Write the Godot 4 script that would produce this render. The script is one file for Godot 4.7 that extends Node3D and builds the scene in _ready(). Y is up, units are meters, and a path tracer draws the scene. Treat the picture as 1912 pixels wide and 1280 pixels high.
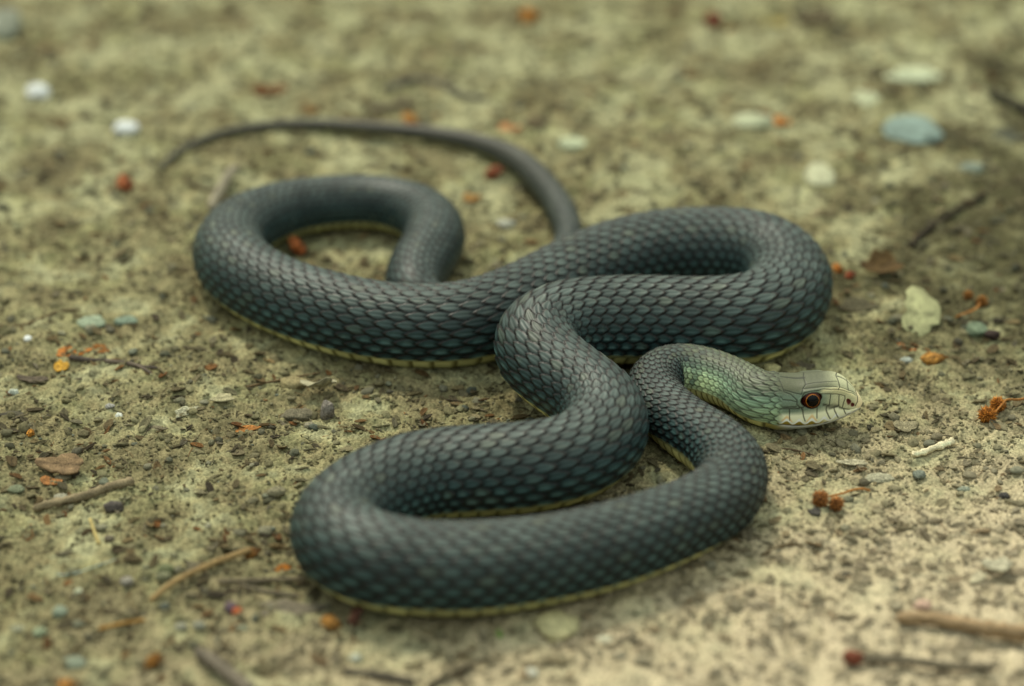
extends Node3D

const MM := 0.001
var noise_a := FastNoiseLite.new()   # broad rises and hollows
var noise_b := FastNoiseLite.new()   # lumps
var noise_c := FastNoiseLite.new()   # crumbs
var noise_d := FastNoiseLite.new()   # tone patches
var noise_e := FastNoiseLite.new()   # fine tone
var rng := RandomNumberGenerator.new()
var used := {}
var litter_mat: StandardMaterial3D
var stone_mat: StandardMaterial3D

# ------------------------------------------------------------------ camera, sky, sun, exposure
func _ready() -> void:
	var cam := Camera3D.new()
	cam.name = "camera"
	var lens := CameraAttributesPhysical.new()
	lens.frustum_focal_length = 105.0
	lens.frustum_focus_distance = 0.945
	lens.exposure_aperture = 4.8
	lens.frustum_near = 0.05
	lens.frustum_far = 200.0
	cam.attributes = lens
	cam.position = Vector3(0, sin(deg_to_rad(28.0)), cos(deg_to_rad(28.0)))
	cam.rotation_degrees = Vector3(-28, 0, 0)
	add_child(cam)
	cam.fov = rad_to_deg(2.0 * atan(12.0 / 105.0))
	cam.near = 0.05
	cam.far = 200.0
	
	cam.current = true

	var we := WorldEnvironment.new()
	we.name = "world_environment"
	var env := Environment.new()
	var sky := Sky.new()
	var sm := ProceduralSkyMaterial.new()
	sm.sky_top_color = Color(0.84, 0.89, 0.87)
	sm.sky_horizon_color = Color(0.31, 0.35, 0.29)
	sm.sky_curve = 0.35
	sm.ground_horizon_color = Color(0.30, 0.32, 0.24)
	sm.ground_bottom_color = Color(0.25, 0.26, 0.18)
	sm.sun_angle_max = 1.0
	sky.sky_material = sm
	env.background_mode = Environment.BG_SKY
	env.sky = sky
	env.background_energy_multiplier = 0.8
	env.tonemap_mode = Environment.TONE_MAPPER_LINEAR
	env.tonemap_exposure = 2.15
	env.sdfgi_enabled = true
	env.ssao_enabled = true
	env.ssil_enabled = true
	we.environment = env
	add_child(we)

	var sun := DirectionalLight3D.new()
	sun.name = "sun"
	sun.light_color = Color(1.0, 0.98, 0.90)
	sun.light_energy = 0.5
	sun.light_angular_distance = 10.0
	sun.shadow_enabled = true
	sun.rotation_degrees = Vector3(-54, 205, 0)
	add_child(sun)

	setup_noise()
	litter_mat = matte(0.85)
	stone_mat = matte(0.8)
	grain(stone_mat, 0.014, 0.03, 0.90)
	grain(litter_mat, 0.010, 0.02, 0.90)
	build_ground()
	build_snake()
	build_litter()
	build_grit()

func setup_noise() -> void:
	rng.seed = 4711
	var k := 0
	for n in [noise_a, noise_b, noise_c, noise_d, noise_e]:
		n.seed = 31 + k * 17
		k += 1
		n.noise_type = FastNoiseLite.TYPE_SIMPLEX_SMOOTH
	noise_a.frequency = 12.0
	noise_a.fractal_octaves = 2
	noise_b.frequency = 90.0
	noise_b.fractal_octaves = 2
	noise_c.frequency = 420.0
	noise_c.fractal_octaves = 3
	noise_d.frequency = 26.0
	noise_d.fractal_octaves = 5
	noise_d.fractal_gain = 0.6
	noise_e.frequency = 130.0
	noise_e.fractal_octaves = 3

func ground_height(x: float, z: float) -> float:
	var far := 1.0 - smoothstep(0.5, 1.2, absf(x) + absf(z))
	var b := noise_b.get_noise_2d(x, z)
	return (noise_a.get_noise_2d(x, z) * 0.0022 + b * 0.0013 + noise_c.get_noise_2d(x, z) * (0.0011 - 0.0005 * pale_patch(x, z, 0, 0))) * far - 0.0006

# ------------------------------------------------------------------ materials and helpers
func matte(rough: float) -> StandardMaterial3D:
	var m := StandardMaterial3D.new()
	m.vertex_color_use_as_albedo = true
	m.vertex_color_is_srgb = true
	m.roughness = rough
	m.metallic_specular = 0.3
	return m

func grain(m: StandardMaterial3D, size: float, relief_cm: float, level: float) -> void:
	var f := FastNoiseLite.new()
	f.seed = int(size * 100000.0)
	f.frequency = 0.03
	f.fractal_octaves = 5
	f.fractal_gain = 0.62
	var im := f.get_seamless_image(512, 512)
	m.uv1_triplanar = true
	m.uv1_scale = Vector3.ONE / size
	m.heightmap_enabled = true
	m.heightmap_texture = ImageTexture.create_from_image(im)
	m.heightmap_scale = relief_cm
	var tone := im.duplicate()
	tone.convert(Image.FORMAT_RGB8)
	tone.adjust_bcs(1.6, 0.28, 1.0)
	tone.adjust_bcs(level / 0.58, 1.0, 1.0)
	m.albedo_texture = ImageTexture.create_from_image(tone)

func numbered(called: String) -> String:
	var n: int = used.get(called, 0)
	used[called] = n + 1
	return called if n == 0 else "%s_%03d" % [called, n]

func tag(o: Node, label: String, category: String, group := "") -> void:
	o.set_meta("label", label)
	o.set_meta("category", category)
	if group != "":
		o.set_meta("group", group)

func put(called: String, mesh: Mesh, mat: Material, parent: Node) -> MeshInstance3D:
	var o := MeshInstance3D.new()
	o.name = numbered(called) if parent == self else called
	o.mesh = mesh
	o.material_override = mat
	o.cast_shadow = GeometryInstance3D.SHADOW_CASTING_SETTING_ON
	parent.add_child(o, true)
	return o

func to_mesh(v: PackedVector3Array, idx: PackedInt32Array, col: PackedColorArray, normals := PackedVector3Array()) -> ArrayMesh:
	var arr := []
	arr.resize(Mesh.ARRAY_MAX)
	arr[Mesh.ARRAY_VERTEX] = v
	arr[Mesh.ARRAY_INDEX] = idx
	arr[Mesh.ARRAY_COLOR] = col
	if normals.is_empty():
		normals = smooth_normals(v, idx)
	arr[Mesh.ARRAY_NORMAL] = normals
	var m := ArrayMesh.new()
	m.add_surface_from_arrays(Mesh.PRIMITIVE_TRIANGLES, arr)
	return m

func smooth_normals(v: PackedVector3Array, idx: PackedInt32Array) -> PackedVector3Array:
	var n := PackedVector3Array()
	n.resize(v.size())
	for k in range(0, idx.size(), 3):
		var a := idx[k]
		var b := idx[k + 1]
		var c := idx[k + 2]
		var f := (v[c] - v[a]).cross(v[b] - v[a])
		n[a] += f
		n[b] += f
		n[c] += f
	for k in n.size():
		n[k] = n[k].normalized() if n[k].length_squared() > 1e-30 else Vector3.UP
	return n

func hash01(a: int, b: int) -> float:
	var h := (a * 374761393 + b * 668265263) & 0x7fffffff
	h = ((h ^ (h >> 13)) * 1274126177) & 0x7fffffff
	return float((h ^ (h >> 16)) & 0xffff) / 65535.0

# ------------------------------------------------------------------ ground
func axis_steps(lo: float, hi: float, fine: Callable, reach: float) -> PackedFloat32Array:
	var mid := PackedFloat32Array()
	var p := lo
	while p < hi:
		mid.append(p)
		p += fine.call(p)
	var left := PackedFloat32Array()
	var d := 0.002
	p = lo
	while p > -reach:
		p -= d
		d *= 1.22
		left.append(p)
	left.reverse()
	d = 0.002
	p = hi
	var right := PackedFloat32Array()
	while p < reach:
		right.append(p)
		p += d
		d *= 1.22
	left.append_array(mid)
	left.append_array(right)
	return left

func pale_patch(x: float, z: float, d: float, e: float) -> float:  # how far the ground turns paler towards the near right
	return smoothstep(-0.05, 0.09, x * 0.5 + z * 0.8 - 0.108 + d * 0.05 + e * 0.02)

func soil(x: float, z: float, h: float) -> Color:
	var d := noise_d.get_noise_2d(x, z)
	var e := noise_e.get_noise_2d(x, z)
	var f := noise_d.get_noise_2d(z + 5.0, x - 3.0)
	# olive tan dirt, darker leaf mould in patches, a paler patch at the near right
	var c := Color8(164, 155, 115)
	c = c.lerp(Color8(162, 159, 113), smoothstep(-0.1, 0.4, f) * (0.8 if z < -0.06 else 0.5))
	c = c.lerp(Color8(120, 107, 80), clampf(smoothstep(-0.02, 0.42, d + e * 0.5 - h * 70.0 + 0.16 * smoothstep(-0.05, 0.1, z) - 0.2 * smoothstep(-0.08, -0.22, z)), 0, 1) * 0.5)
	c = c.lerp(Color8(194, 191, 149), smoothstep(0.12, 0.5, -d - e * 0.3 + 0.3 * smoothstep(0.0, -0.25, z)) * 0.7)
	var dry := pale_patch(x, z, d, e)  # share of the paler near-right tone, nothing more
	c = c.lerp(Color8(234, 213, 176), dry * (0.95 - 0.28 * smoothstep(0.1, 0.5, e + 0.5 * d)))
	var painted_shade := smoothstep(0.085, 0.165, x - 0.45 * absf(z + 0.05) + d * 0.08) * (1.0 - dry)  # shadow zone at the right, painted darker into the soil colour
	c = c.lerp(Color8(84, 80, 58), painted_shade * 0.75)
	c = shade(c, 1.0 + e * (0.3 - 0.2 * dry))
	return c

func build_ground() -> void:
	var fx := func(p: float) -> float: return 0.0009
	var fz := func(p: float) -> float: return 0.0007 if p > -0.10 and p < 0.16 else 0.0014
	var xs := axis_steps(-0.25, 0.25, fx, 60.0)
	var zs := axis_steps(-0.36, 0.25, fz, 60.0)
	var nx := xs.size()
	var nz := zs.size()
	var v := PackedVector3Array()
	var col := PackedColorArray()
	v.resize(nx * nz)
	col.resize(nx * nz)
	var k := 0
	for j in nz:
		var z := zs[j]
		for i in nx:
			var x := xs[i]
			var h := ground_height(x, z)
			v[k] = Vector3(x, h, z)
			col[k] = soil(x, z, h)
			k += 1
	var n := PackedVector3Array()
	n.resize(nx * nz)
	for j in nz:
		var j0 := maxi(j - 1, 0) * nx
		var j1 := mini(j + 1, nz - 1) * nx
		for i in nx:
			var dx := v[j * nx + mini(i + 1, nx - 1)] - v[j * nx + maxi(i - 1, 0)]
			var dz := v[j1 + i] - v[j0 + i]
			n[j * nx + i] = dz.cross(dx).normalized()
	var idx := PackedInt32Array()
	idx.resize((nx - 1) * (nz - 1) * 6)
	k = 0
	for j in nz - 1:
		for i in nx - 1:
			var a := j * nx + i
			idx[k] = a
			idx[k + 1] = a + 1
			idx[k + 2] = a + nx
			idx[k + 3] = a + 1
			idx[k + 4] = a + nx + 1
			idx[k + 5] = a + nx
			k += 6
	var m := matte(0.95)
	m.metallic_specular = 0.15
	grain(m, 0.02, 0.025, 0.78)
	m.uv1_world_triplanar = true
	var g := put("ground", to_mesh(v, idx, col, n), m, self)
	g.set_meta("kind", "structure")
	g.set_meta("label", "bare olive tan dirt strewn with fine grit")

# ------------------------------------------------------------------ the snake
const NU := 12
const NV := 8
const ROWS := 19
const NB := 24
var scale_h := PackedFloat32Array()
var scale_edge := PackedFloat32Array()
var scale_mid := PackedFloat32Array()
var scale_glint := PackedFloat32Array()
var scale_di := PackedInt32Array()
var scale_dj := PackedInt32Array()

func scale_table() -> void:
	# one repeat of the overlapping dorsal scales: NU samples along, two staggered rows of NV across
	var n := NU * NV * 2
	scale_h.resize(n)
	scale_edge.resize(n)
	scale_mid.resize(n)
	scale_glint.resize(n)
	scale_di.resize(n)
	scale_dj.resize(n)
	for iu in NU:
		for iv in NV * 2:
			var u := float(iu) / NU
			var w := float(iv) / NV
			var best := 99.0
			var k := iu * NV * 2 + iv
			scale_h[k] = -0.3
			scale_edge[k] = 0.0
			scale_mid[k] = 0.0
			var gap := 9.0
			for i in range(-3, 3):
				for par in 2:
					# head-most scales lie on top
					var u0 := i + 0.5 * par
					for j in range(-1, 3):
						if posmod(j, 2) != par:
							continue
						var d := u0 + 1.75 - u    # distance back from the tip
						var b := absf(w - (j + 0.5))
						var half := 0.97 * pow(clampf(d / 1.2, 0.0, 1.0), 0.62)
						var out := b - half
						if d < 0.0:
							out = maxf(out, Vector2(d, b).length())
						if d > 1.75:
							continue
						if out > 0.0:
							gap = minf(gap, out)
							continue
						if best < 90.0:
							continue
						best = u0
						var e := clampf(d / 1.25, 0, 1)
						scale_h[k] = (1.0 - e) * 0.75 + 0.5 * (1.0 - pow(b / 0.62, 2)) - 0.4 * exp(-b * b / 0.014) * smoothstep(0.1, 0.35, d)
						var rim := minf(-out, d * 0.8)
						scale_edge[k] = 1.0 - smoothstep(0.04, 0.17, rim)
						scale_glint[k] = (1.0 - smoothstep(0.12, 0.34, b)) * smoothstep(0.25, 0.5, d) * (1.0 - smoothstep(0.7, 1.0, d))  # where the painted glint sits on each scale
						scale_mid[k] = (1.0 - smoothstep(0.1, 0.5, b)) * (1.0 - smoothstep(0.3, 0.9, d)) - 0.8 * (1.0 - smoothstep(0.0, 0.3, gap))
						scale_di[k] = i
						scale_dj[k] = j

const HT := [0.0, 25.0, 55.0, 85.0, 115.0, 130.0, 145.0, 158.0, 169.0, 177.0, 182.0]
const HW := [51.0, 49.0, 47.0, 44.0, 38.0, 33.5, 28.5, 23.0, 17.0, 10.0, 2.5]
const HH := [51.0, 52.4, 48.9, 47.8, 46.1, 44.3, 38.6, 30.2, 20.7, 12.4, 2.5]
const HY := [0.0, -3.4, -3.1, 0.3, 4.8, 6.2, 5.4, 2.0, -2.5, -5.7, -6.2]
const HN := [2.0, 2.4, 2.9, 3.3, 3.4, 3.2, 2.9, 2.6, 2.4, 2.1, 2.0]

func curve(tab: Array, t: float) -> float:
	var i := 0
	while i < HT.size() - 2 and t > HT[i + 1]:
		i += 1
	var h: float = HT[i + 1] - HT[i]
	var u := clampf((t - HT[i]) / h, 0, 1)
	var m0: float = (tab[i + 1] - tab[maxi(i - 1, 0)]) / (HT[i + 1] - HT[maxi(i - 1, 0)])
	var e := mini(i + 2, HT.size() - 1)
	var m1: float = (tab[e] - tab[i]) / (HT[e] - HT[i])
	return (2 * u * u * u - 3 * u * u + 1) * tab[i] + (u * u * u - 2 * u * u + u) * h * m0 + (3 * u * u - 2 * u * u * u) * tab[i + 1] + (u * u * u - u * u) * h * m1

# seams between the head shields: along the head (0 nape .. 181 snout), degrees down from the crown, in turn
const SEAMS := [
	[64, 59, 68, 50, 80, 48, 94, 49, 103, 47, 118, 53, 133, 55], [133, 55, 151, 54, 167, 40], [99, 61, 122, 69, 143, 72],
	[118, 70, 117, 82, 116, 90], [134, 73, 134, 91], [145, 71, 146, 81, 141, 95], [104, 87, 117, 90, 134, 91, 144, 97, 156, 104],
	[93, 89, 94, 101], [110, 90, 114, 98, 120, 115], [125, 91, 130, 103, 135, 122], [144, 97, 149, 117], [63, 84, 67, 90, 72, 104], [41, 84, 43, 100], [14, 83, 12, 100],
	[55, 66, 55, 77, 61, 84, 68, 84], [31, 44, 43, 50, 55, 66], [24, 55, 29, 63, 43, 65, 54, 70], [23, 73, 29, 79, 41, 80, 54, 81], [6, 52, 9, 61, 23, 73], [2, 73, 14, 82, 32, 82, 60, 85],
	[22, 0, 24, 12, 28, 30, 31, 44], [26, 0, 72, 0], [30, 39, 43, 43, 63, 52], [63, 52, 66, 36, 72, 20, 88, 17, 105, 19, 130, 22], [66, 36, 88, 36, 105, 38, 130, 46], [72, 20, 70, 0],
	[130, 0, 132, 10, 133, 22, 135, 45, 132, 55], [132, 0, 165, 0], [151, 0, 151, 30, 152, 46], [135, 45, 151, 46, 167, 29], [168, 0, 169, 24, 171, 40, 171, 74, 167, 94]]
const MOUTH := [0, 108, 3, 110, 25, 113, 49, 116, 80, 119, 118, 129, 141, 132, 156, 127, 167, 122, 174, 114]

func line_distance(pl: Array, t: float, a: float) -> float:
	var best := 99.0
	for k in range(0, pl.size() - 2, 2):
		var p := Vector2(pl[k], pl[k + 1] * 0.8)
		var d := Vector2(pl[k + 2], pl[k + 3] * 0.8) - p
		var q := Vector2(t, a * 0.8) - p
		best = minf(best, (q - d * clampf(q.dot(d) / maxf(d.length_squared(), 0.001), 0, 1)).length())
	return best

func along(pl: Array, t: float) -> float:
	for k in range(0, pl.size() - 2, 2):
		if t <= pl[k + 2]:
			return lerpf(pl[k + 1], pl[k + 3], clampf((t - pl[k]) / float(pl[k + 2] - pl[k]), 0, 1))
	return pl[pl.size() - 1]

func shade(c: Color, f: float) -> Color:
	return Color(c.r * f, c.g * f, c.b * f)

var head_lift := 0.0

func head_look(t: float, a: float, seam_boxes: Array) -> Color:
	# colour of the head at that place; head_lift gets its relief in head units
	var lip := along(MOUTH, t)
	var crown := Color8(86, 87, 68).lerp(Color8(186, 183, 145), smoothstep(95, 150, t))
	var side := Color8(113, 127, 108).lerp(Color8(186, 183, 145), smoothstep(95, 130, t))
	var c := crown.lerp(side, smoothstep(35, 62, a))
	c = c.lerp(Color8(236, 216, 170), smoothstep(162, 174, t))
	var ridge := exp(-pow((a - 53.0) / 8.0, 2)) * smoothstep(92, 105, t) * (1.0 - smoothstep(160, 172, t))
	c = c.lerp(Color8(248, 232, 178), ridge * 0.75)
	c = c.lerp(Color8(119, 137, 112), smoothstep(72, 100, a) * (1.0 - smoothstep(8, 60, t)) * 0.8)
	head_lift = 0.9 * ridge - 1.6 * exp(-pow((a - 72.0) / 12.0, 2)) * smoothstep(104, 118, t) * (1.0 - smoothstep(145, 160, t))
	head_lift += 3.4 * exp(-pow((a - 47.0) / 7.5, 2)) * smoothstep(56, 70, t) * (1.0 - smoothstep(98, 116, t))
	var n := noise_e.get_noise_3d(t * 0.004, a * 0.004, 7.0)
	c = shade(c, 1.0 + 0.18 * n)
	var low := 88.0 if t < 134 else lerpf(91.0, 104.0, clampf((t - 134) / 22.0, 0, 1))
	if a > low and a < lip and t < 172:
		var f := (a - low) / (lip - low)
		c = c.lerp(Color8(245, 242, 205), smoothstep(0.0, 0.15, f) * smoothstep(4, 30, t))
		var teeth := 0.46 + 0.17 * sin(t * 0.27 + 0.8)
		var blot := smoothstep(teeth - 0.2, teeth - 0.08, f) * (1.0 - smoothstep(teeth, teeth + 0.06, f)) * (1.0 - smoothstep(100, 128, t)) * smoothstep(2, 14, t)
		c = c.lerp(Color8(237, 151, 67), blot * 0.38 * smoothstep(-0.1, 0.5, sin(t * 0.135 - 3.5)))
		c = c.lerp(Color8(255, 255, 255), 0.7 * smoothstep(teeth + 0.0, teeth + 0.1, f) * (1.0 - smoothstep(teeth + 0.22, teeth + 0.3, f)) * smoothstep(6, 16, t))
		c = c.lerp(Color8(151, 129, 54), smoothstep(teeth + 0.22, teeth + 0.3, f) * (1.0 - smoothstep(90, 118, t)))
		head_lift += 0.8 * sin(PI * clampf(f, 0, 1))
	elif a >= lip:
		c = Color8(172, 172, 156).lerp(Color8(172, 159, 94), 1.0 - smoothstep(10, 50, t))
		c = c.lerp(Color8(255, 255, 255), (1.0 - smoothstep(lip + 4, lip + 12, a)) * 0.5)
	# mouth line
	var dm := absf(a - lip) * 0.8
	if t < 173:
		head_lift -= 1.6 * exp(-dm * dm / 1.6)
		c = c.lerp(Color8(51, 40, 35), exp(-dm * dm / 0.9) * 0.85)
	# shield seams
	var dmin := 99.0
	for s in SEAMS.size():
		var b: Array = seam_boxes[s]
		if t > b[0] and t < b[1] and a > b[2] and a < b[3]:
			dmin = minf(dmin, line_distance(SEAMS[s], t, a))
	head_lift -= 0.8 * exp(-dmin * dmin / 0.8)
	c = c.lerp(Color8(48, 48, 40), exp(-dmin * dmin / 0.7) * 0.9)
	# nostril
	for p: Vector3 in [Vector3(153.5, 84, 4.6), Vector3(161.5, 91, 3.6)]:
		var d := Vector2(t - p.x, (a - p.y) * 0.7).length() / p.z
		head_lift -= 3.4 * exp(-d * d * 1.2)
		c = c.lerp(Color8(78, 30, 27), 1.0 - smoothstep(0.75, 1.25, d))
	# socket of the eye
	var de := Vector2(t - 81.5, (a - 70.0) * 0.84)
	var r := Vector2(de.x / 20.0, de.y / 14.2).length()
	head_lift -= 9.0 * (1.0 - smoothstep(0.8, 1.02, r)) * smoothstep(50, 57, a)
	head_lift += 1.0 * exp(-pow((r - 1.12) / 0.1, 2))
	c = c.lerp(Color8(32, 22, 16), (1.0 - smoothstep(0.94, 1.06, r)) * smoothstep(52, 54, a))
	return c

func skin_tone(s: float, a: float, u: int, j: int) -> Color:
	# s: millimetres behind the head; a: degrees down from the back
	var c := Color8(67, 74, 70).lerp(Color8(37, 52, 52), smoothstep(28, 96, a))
	var neck := 1.0 - smoothstep(18, 46, s + (hash01(u + 13, j + 5) - 0.5) * 16.0)
	var nc := Color8(84, 88, 71).lerp(Color8(100, 121, 102), smoothstep(30, 80, a))
	nc = nc.lerp(Color8(199, 213, 156), smoothstep(50, 95, a) * (0.35 + 0.65 * smoothstep(8, 22, s)))
	c = c.lerp(nc, neck)
	c = c.lerp(Color8(78, 74, 64), smoothstep(980, 1180, s) * 0.9)
	var k := hash01(u, j)
	c = shade(c, 0.9 + 0.2 * k + 0.15 * noise_d.get_noise_2d(s * 0.0011 + 4.0, a * 0.0003))
	c = c.lerp(Color8(151, 140, 113), 0.12 * smoothstep(0.1, 0.5, noise_e.get_noise_2d(s * 0.0012, a * 0.0004 + 3.0)) * hash01(j, u + 55))
	if hash01(j + 91, u) > 0.95:
		c = c.lerp(Color8(119, 113, 84), 0.16)
	return c

func scale_tone(s: float, a: float, unum: int, j0: int, k: int) -> Color:
	var tone := skin_tone(s, a, unum + scale_di[k], j0 + scale_dj[k])
	var bare := 1.0 - smoothstep(20, 46, s)
	tone = tone.lerp(Color8(36, 27, 24), scale_edge[k] * (0.85 - 0.4 * bare))
	tone = tone.lerp(Color8(108, 137, 132), scale_glint[k] * 0.5 * smoothstep(62, 96, a) * (1.0 - bare) * (0.4 + 0.6 * hash01(unum + scale_di[k] + 7, j0 + scale_dj[k])))  # pale teal glints painted into the flank scale colour
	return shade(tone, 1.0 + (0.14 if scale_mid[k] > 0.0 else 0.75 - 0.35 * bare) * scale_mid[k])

func build_snake() -> void:
	scale_table()
	var root := Node3D.new()
	root.name = "snake"
	var ctl := PackedFloat32Array([79.2, 9.5, 56.1, 8.6, 75.4, 8.9, 50.5, 8.2, 69.5, 8.4, 42.8, 8.2, 61.8, 8.0, 36.3, 8.4, 54.2, 7.8, 33.9, 8.6, 47.8, 7.8, 37.4, 8.6, 44.8, 7.9, 47.9, 8.7, 48.6, 8.1, 61.2, 9.1, 55.2, 8.3, 73.3, 9.5, 62.4, 8.6, 84.2, 9.9, 66.6, 9.0, 97.3, 10.4, 64.2, 9.3, 112.3, 10.7, 55.2, 9.7, 124.7, 11.2, 41.2, 10.3, 136.7, 11.9, 26.9, 10.7, 146.0, 12.4, 9.8, 11.0, 153.4, 12.7, -8.5, 11.5, 158.4, 13.3, -23.8, 11.6, 158.9, 13.4, -37.6, 11.9, 155.9, 13.8, -47.2, 11.7, 148.2, 13.6, -51.1, 11.4, 137.4, 13.3, -48.0, 11.4, 125.7, 13.3, -39.2, 11.6, 115.1, 13.4, -26.7, 11.6, 107.1, 13.5, -10.6, 11.8, 104.6, 13.7, 7.1, 12.0, 102.3, 13.6, 21.0, 12.2, 95.2, 13.2, 28.6, 12.7, 81.8, 13.0, 27.2, 13.5, 66.6, 12.7, 18.2, 15.1, 54.9, 12.8, 9.9, 16.8, 43.9, 13.1, 8.1, 18.1, 32.2, 13.4, 15.5, 18.0, 22.0, 13.9, 28.7, 16.2, 15.2, 14.2, 44.6, 14.4, 11.4, 14.4, 62.2, 13.2, 10.5, 14.6, 78.3, 12.7, 7.4, 14.8, 89.3, 12.3, -4.2, 14.3, 93.7, 12.2, -21.5, 14.1, 90.6, 12.0, -36.4, 13.9, 81.1, 12.1, -44.9, 14.0, 67.4, 11.8, -48.0, 13.7, 51.6, 11.8, -45.9, 13.7, 35.6, 11.7, -38.2, 13.6, 19.8, 11.6, -24.6, 13.4, 4.3, 11.7, -6.1, 13.6, -11.6, 12.0, 7.9, 13.9, -27.4, 11.8, 11.0, 13.7, -45.1, 11.6, 7.8, 13.4, -63.3, 11.4, -1.4, 13.2, -78.4, 11.0, -13.4, 12.8, -91.3, 10.9, -28.9, 12.6, -97.8, 10.7, -46.0, 12.4, -95.7, 9.9, -65.4, 11.5, -85.0, 9.1, -81.1, 10.5, -70.3, 8.5, -89.9, 9.8, -53.1, 8.4, -92.5, 9.6, -39.5, 8.5, -88.1, 9.8, -30.0, 8.9, -77.1, 10.3, -27.0, 9.3, -62.5, 10.7, -29.3, 9.2, -47.9, 10.6, -32.6, 8.9, -34.0, 10.3, -32.8, 8.2, -20.0, 9.4, -26.0, 6.7, -14.4, 7.6, -13.7, 5.5, -15.9, 6.1, 0.7, 4.9, -28.1, 5.5, 13.4, 4.7, -46.6, 5.2, 20.2, 4.6, -67.8, 5.1, 18.1, 4.7, -91.3, 5.2, 12.5, 4.6, -112.4, 5.1, 4.2, 4.3, -133.7, 4.8, -7.3, 3.9, -148.7, 4.2, -21.6, 3.2, -159.5, 3.5, -36.0, 2.9, -165.3, 3.1, -52.5, 2.6, -169.8, 2.8, -69.1, 2.4, -173.4, 2.5, -85.7, 2.1, -174.5, 2.2, -99.9, 1.9, -171.9, 2.0, -111.7, 1.8, -166.2, 1.7, -121.1, 1.5, -157.3, 1.5, -127.3, 1.3, -147.5, 1.2, -131.9, 1.0, -135.2, 0.8])
	var nc := int(ctl.size() / 4.0)
	var p0 := Vector3(ctl[0], ctl[1], ctl[2]) * MM
	root.position = Vector3(p0.x, 0, p0.z)
	add_child(root)
	tag(root, "grey snake lying coiled on the dirt with its olive head pointing right", "snake")
	var unit := 0.0001689    # one head unit in metres
	# --- dense centre line, the straight head axis first
	var pts: Array[Vector4] = []
	for k in 16:
		pts.append(Vector4(p0.x + (16 - k) * 0.0006, p0.y, p0.z, ctl[3] * MM))
	var first := pts.size()
	for i in nc - 1:
		var q: Array[Vector4] = []
		for d in [-1, 0, 1, 2]:
			var e := clampi(i + d, 0, nc - 1) * 4
			q.append(Vector4(ctl[e], ctl[e + 1], ctl[e + 2], ctl[e + 3]) * MM)
		for k in 14:
			var t := k / 14.0
			pts.append(0.5 * (2 * q[1] + (q[2] - q[0]) * t + (2 * q[0] - 5 * q[1] + 4 * q[2] - q[3]) * t * t + (3 * q[1] - q[0] - 3 * q[2] + q[3]) * t * t * t))
	for it in 26:
		var nx: Array[Vector4] = pts.duplicate()
		for i in range(12, pts.size() - 1):
			nx[i] = pts[i] * 0.5 + (pts[i - 1] + pts[i + 1]) * 0.25
		pts = nx
	# --- rows along the body, marched by scale length
	var row_p: Array[Vector4] = []
	var row_s := PackedFloat32Array()
	var row_u := PackedInt32Array()
	var u := 0.0
	var want := 0
	var s := 0.0
	for i in range(first, pts.size() - 1):
		var a := pts[i]
		var b := pts[i + 1]
		var ds := Vector3(b.x - a.x, b.y - a.y, b.z - a.z).length()
		var du := ds / (lerpf(0.33, 0.42, smoothstep(0.02, 0.09, s)) * maxf(a.w, 0.0024)) * NU
		while want <= u + du:
			var f := (want - u) / du
			row_p.append(a.lerp(b, f))
			row_s.append((s + ds * f) * 1000.0)
			row_u.append(want)
			want += 1 if s < 0.78 else 4
		u += du
		s += ds
	var nbody := row_p.size()
	const HEADROWS := 230
	var nr := nbody + HEADROWS
	var ncol := ROWS * NV + NB + 1
	# angles round the body, 0 on the back
	var th := PackedFloat32Array()
	var edge_deg := 117.0
	for k in ROWS * NV + 1:
		th.append(deg_to_rad(lerpf(-edge_deg, edge_deg, float(k) / (ROWS * NV))))
	for k in range(1, NB + 1):
		th.append(deg_to_rad(edge_deg + (360.0 - 2 * edge_deg) * k / NB))
	var v := PackedVector3Array()
	var col := PackedColorArray()
	v.resize(nr * ncol)
	col.resize(nr * ncol)
	var boxes := []
	for pl in SEAMS:
		var bx := [999.0, -999.0, 999.0, -999.0]
		for k in range(0, pl.size(), 2):
			bx = [minf(bx[0], pl[k] - 4), maxf(bx[1], pl[k] + 4), minf(bx[2], pl[k + 1] - 5), maxf(bx[3], pl[k + 1] + 5)]
		boxes.append(bx)
	var neck_at := Vector3(row_p[0].x, row_p[0].y, row_p[0].z) - root.position
	var r_neck := row_p[0].w / unit
	# --- head rows, snout first
	for i in HEADROWS:
		var t := 182.0 * (1.0 - pow(float(i) / HEADROWS, 1.0))
		if i < 40:
			t = 182.0 - 182.0 * (40.0 / HEADROWS) * pow(i / 40.0, 1.7)
		var w := curve(HW, t)
		var h := curve(HH, t)
		var y := curve(HY, t)
		var n := 2.0 / curve(HN, t)
		var sw := 1.0 - smoothstep(14, 34, t)
		var uu := -int(t / (0.33 * 51.0) * NU)
		for j in ncol:
			var c := cos(th[j])
			var sn := sin(th[j])
			var a := absf(rad_to_deg(th[j] if th[j] <= PI else th[j] - TAU))
			var px := w * signf(sn) * pow(absf(sn), n)
			var py := h * signf(c) * pow(absf(c), n)
			px *= lerpf(r_neck / 51.0, 1.0, smoothstep(0, 25, t))
			py *= lerpf(r_neck / 51.0, 1.0, smoothstep(0, 25, t))
			var look := head_look(t, a, boxes)
			var lift := head_lift
			if sw > 0.0 and j <= ROWS * NV:
				var rowj := int(j / float(NV))
				var k := posmod(uu, NU) * NV * 2 + posmod(j, NV * 2)
				lift = lerpf(lift, scale_h[k] * 51.0 * 0.047 * lerpf(0.5, 1.0, sw), sw)
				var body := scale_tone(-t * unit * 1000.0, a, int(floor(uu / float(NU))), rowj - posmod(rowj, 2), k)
				look = look.lerp(body, sw)
			var nrm := Vector2(sn / maxf(w, 1.0), c / maxf(h, 1.0)).normalized()
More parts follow.
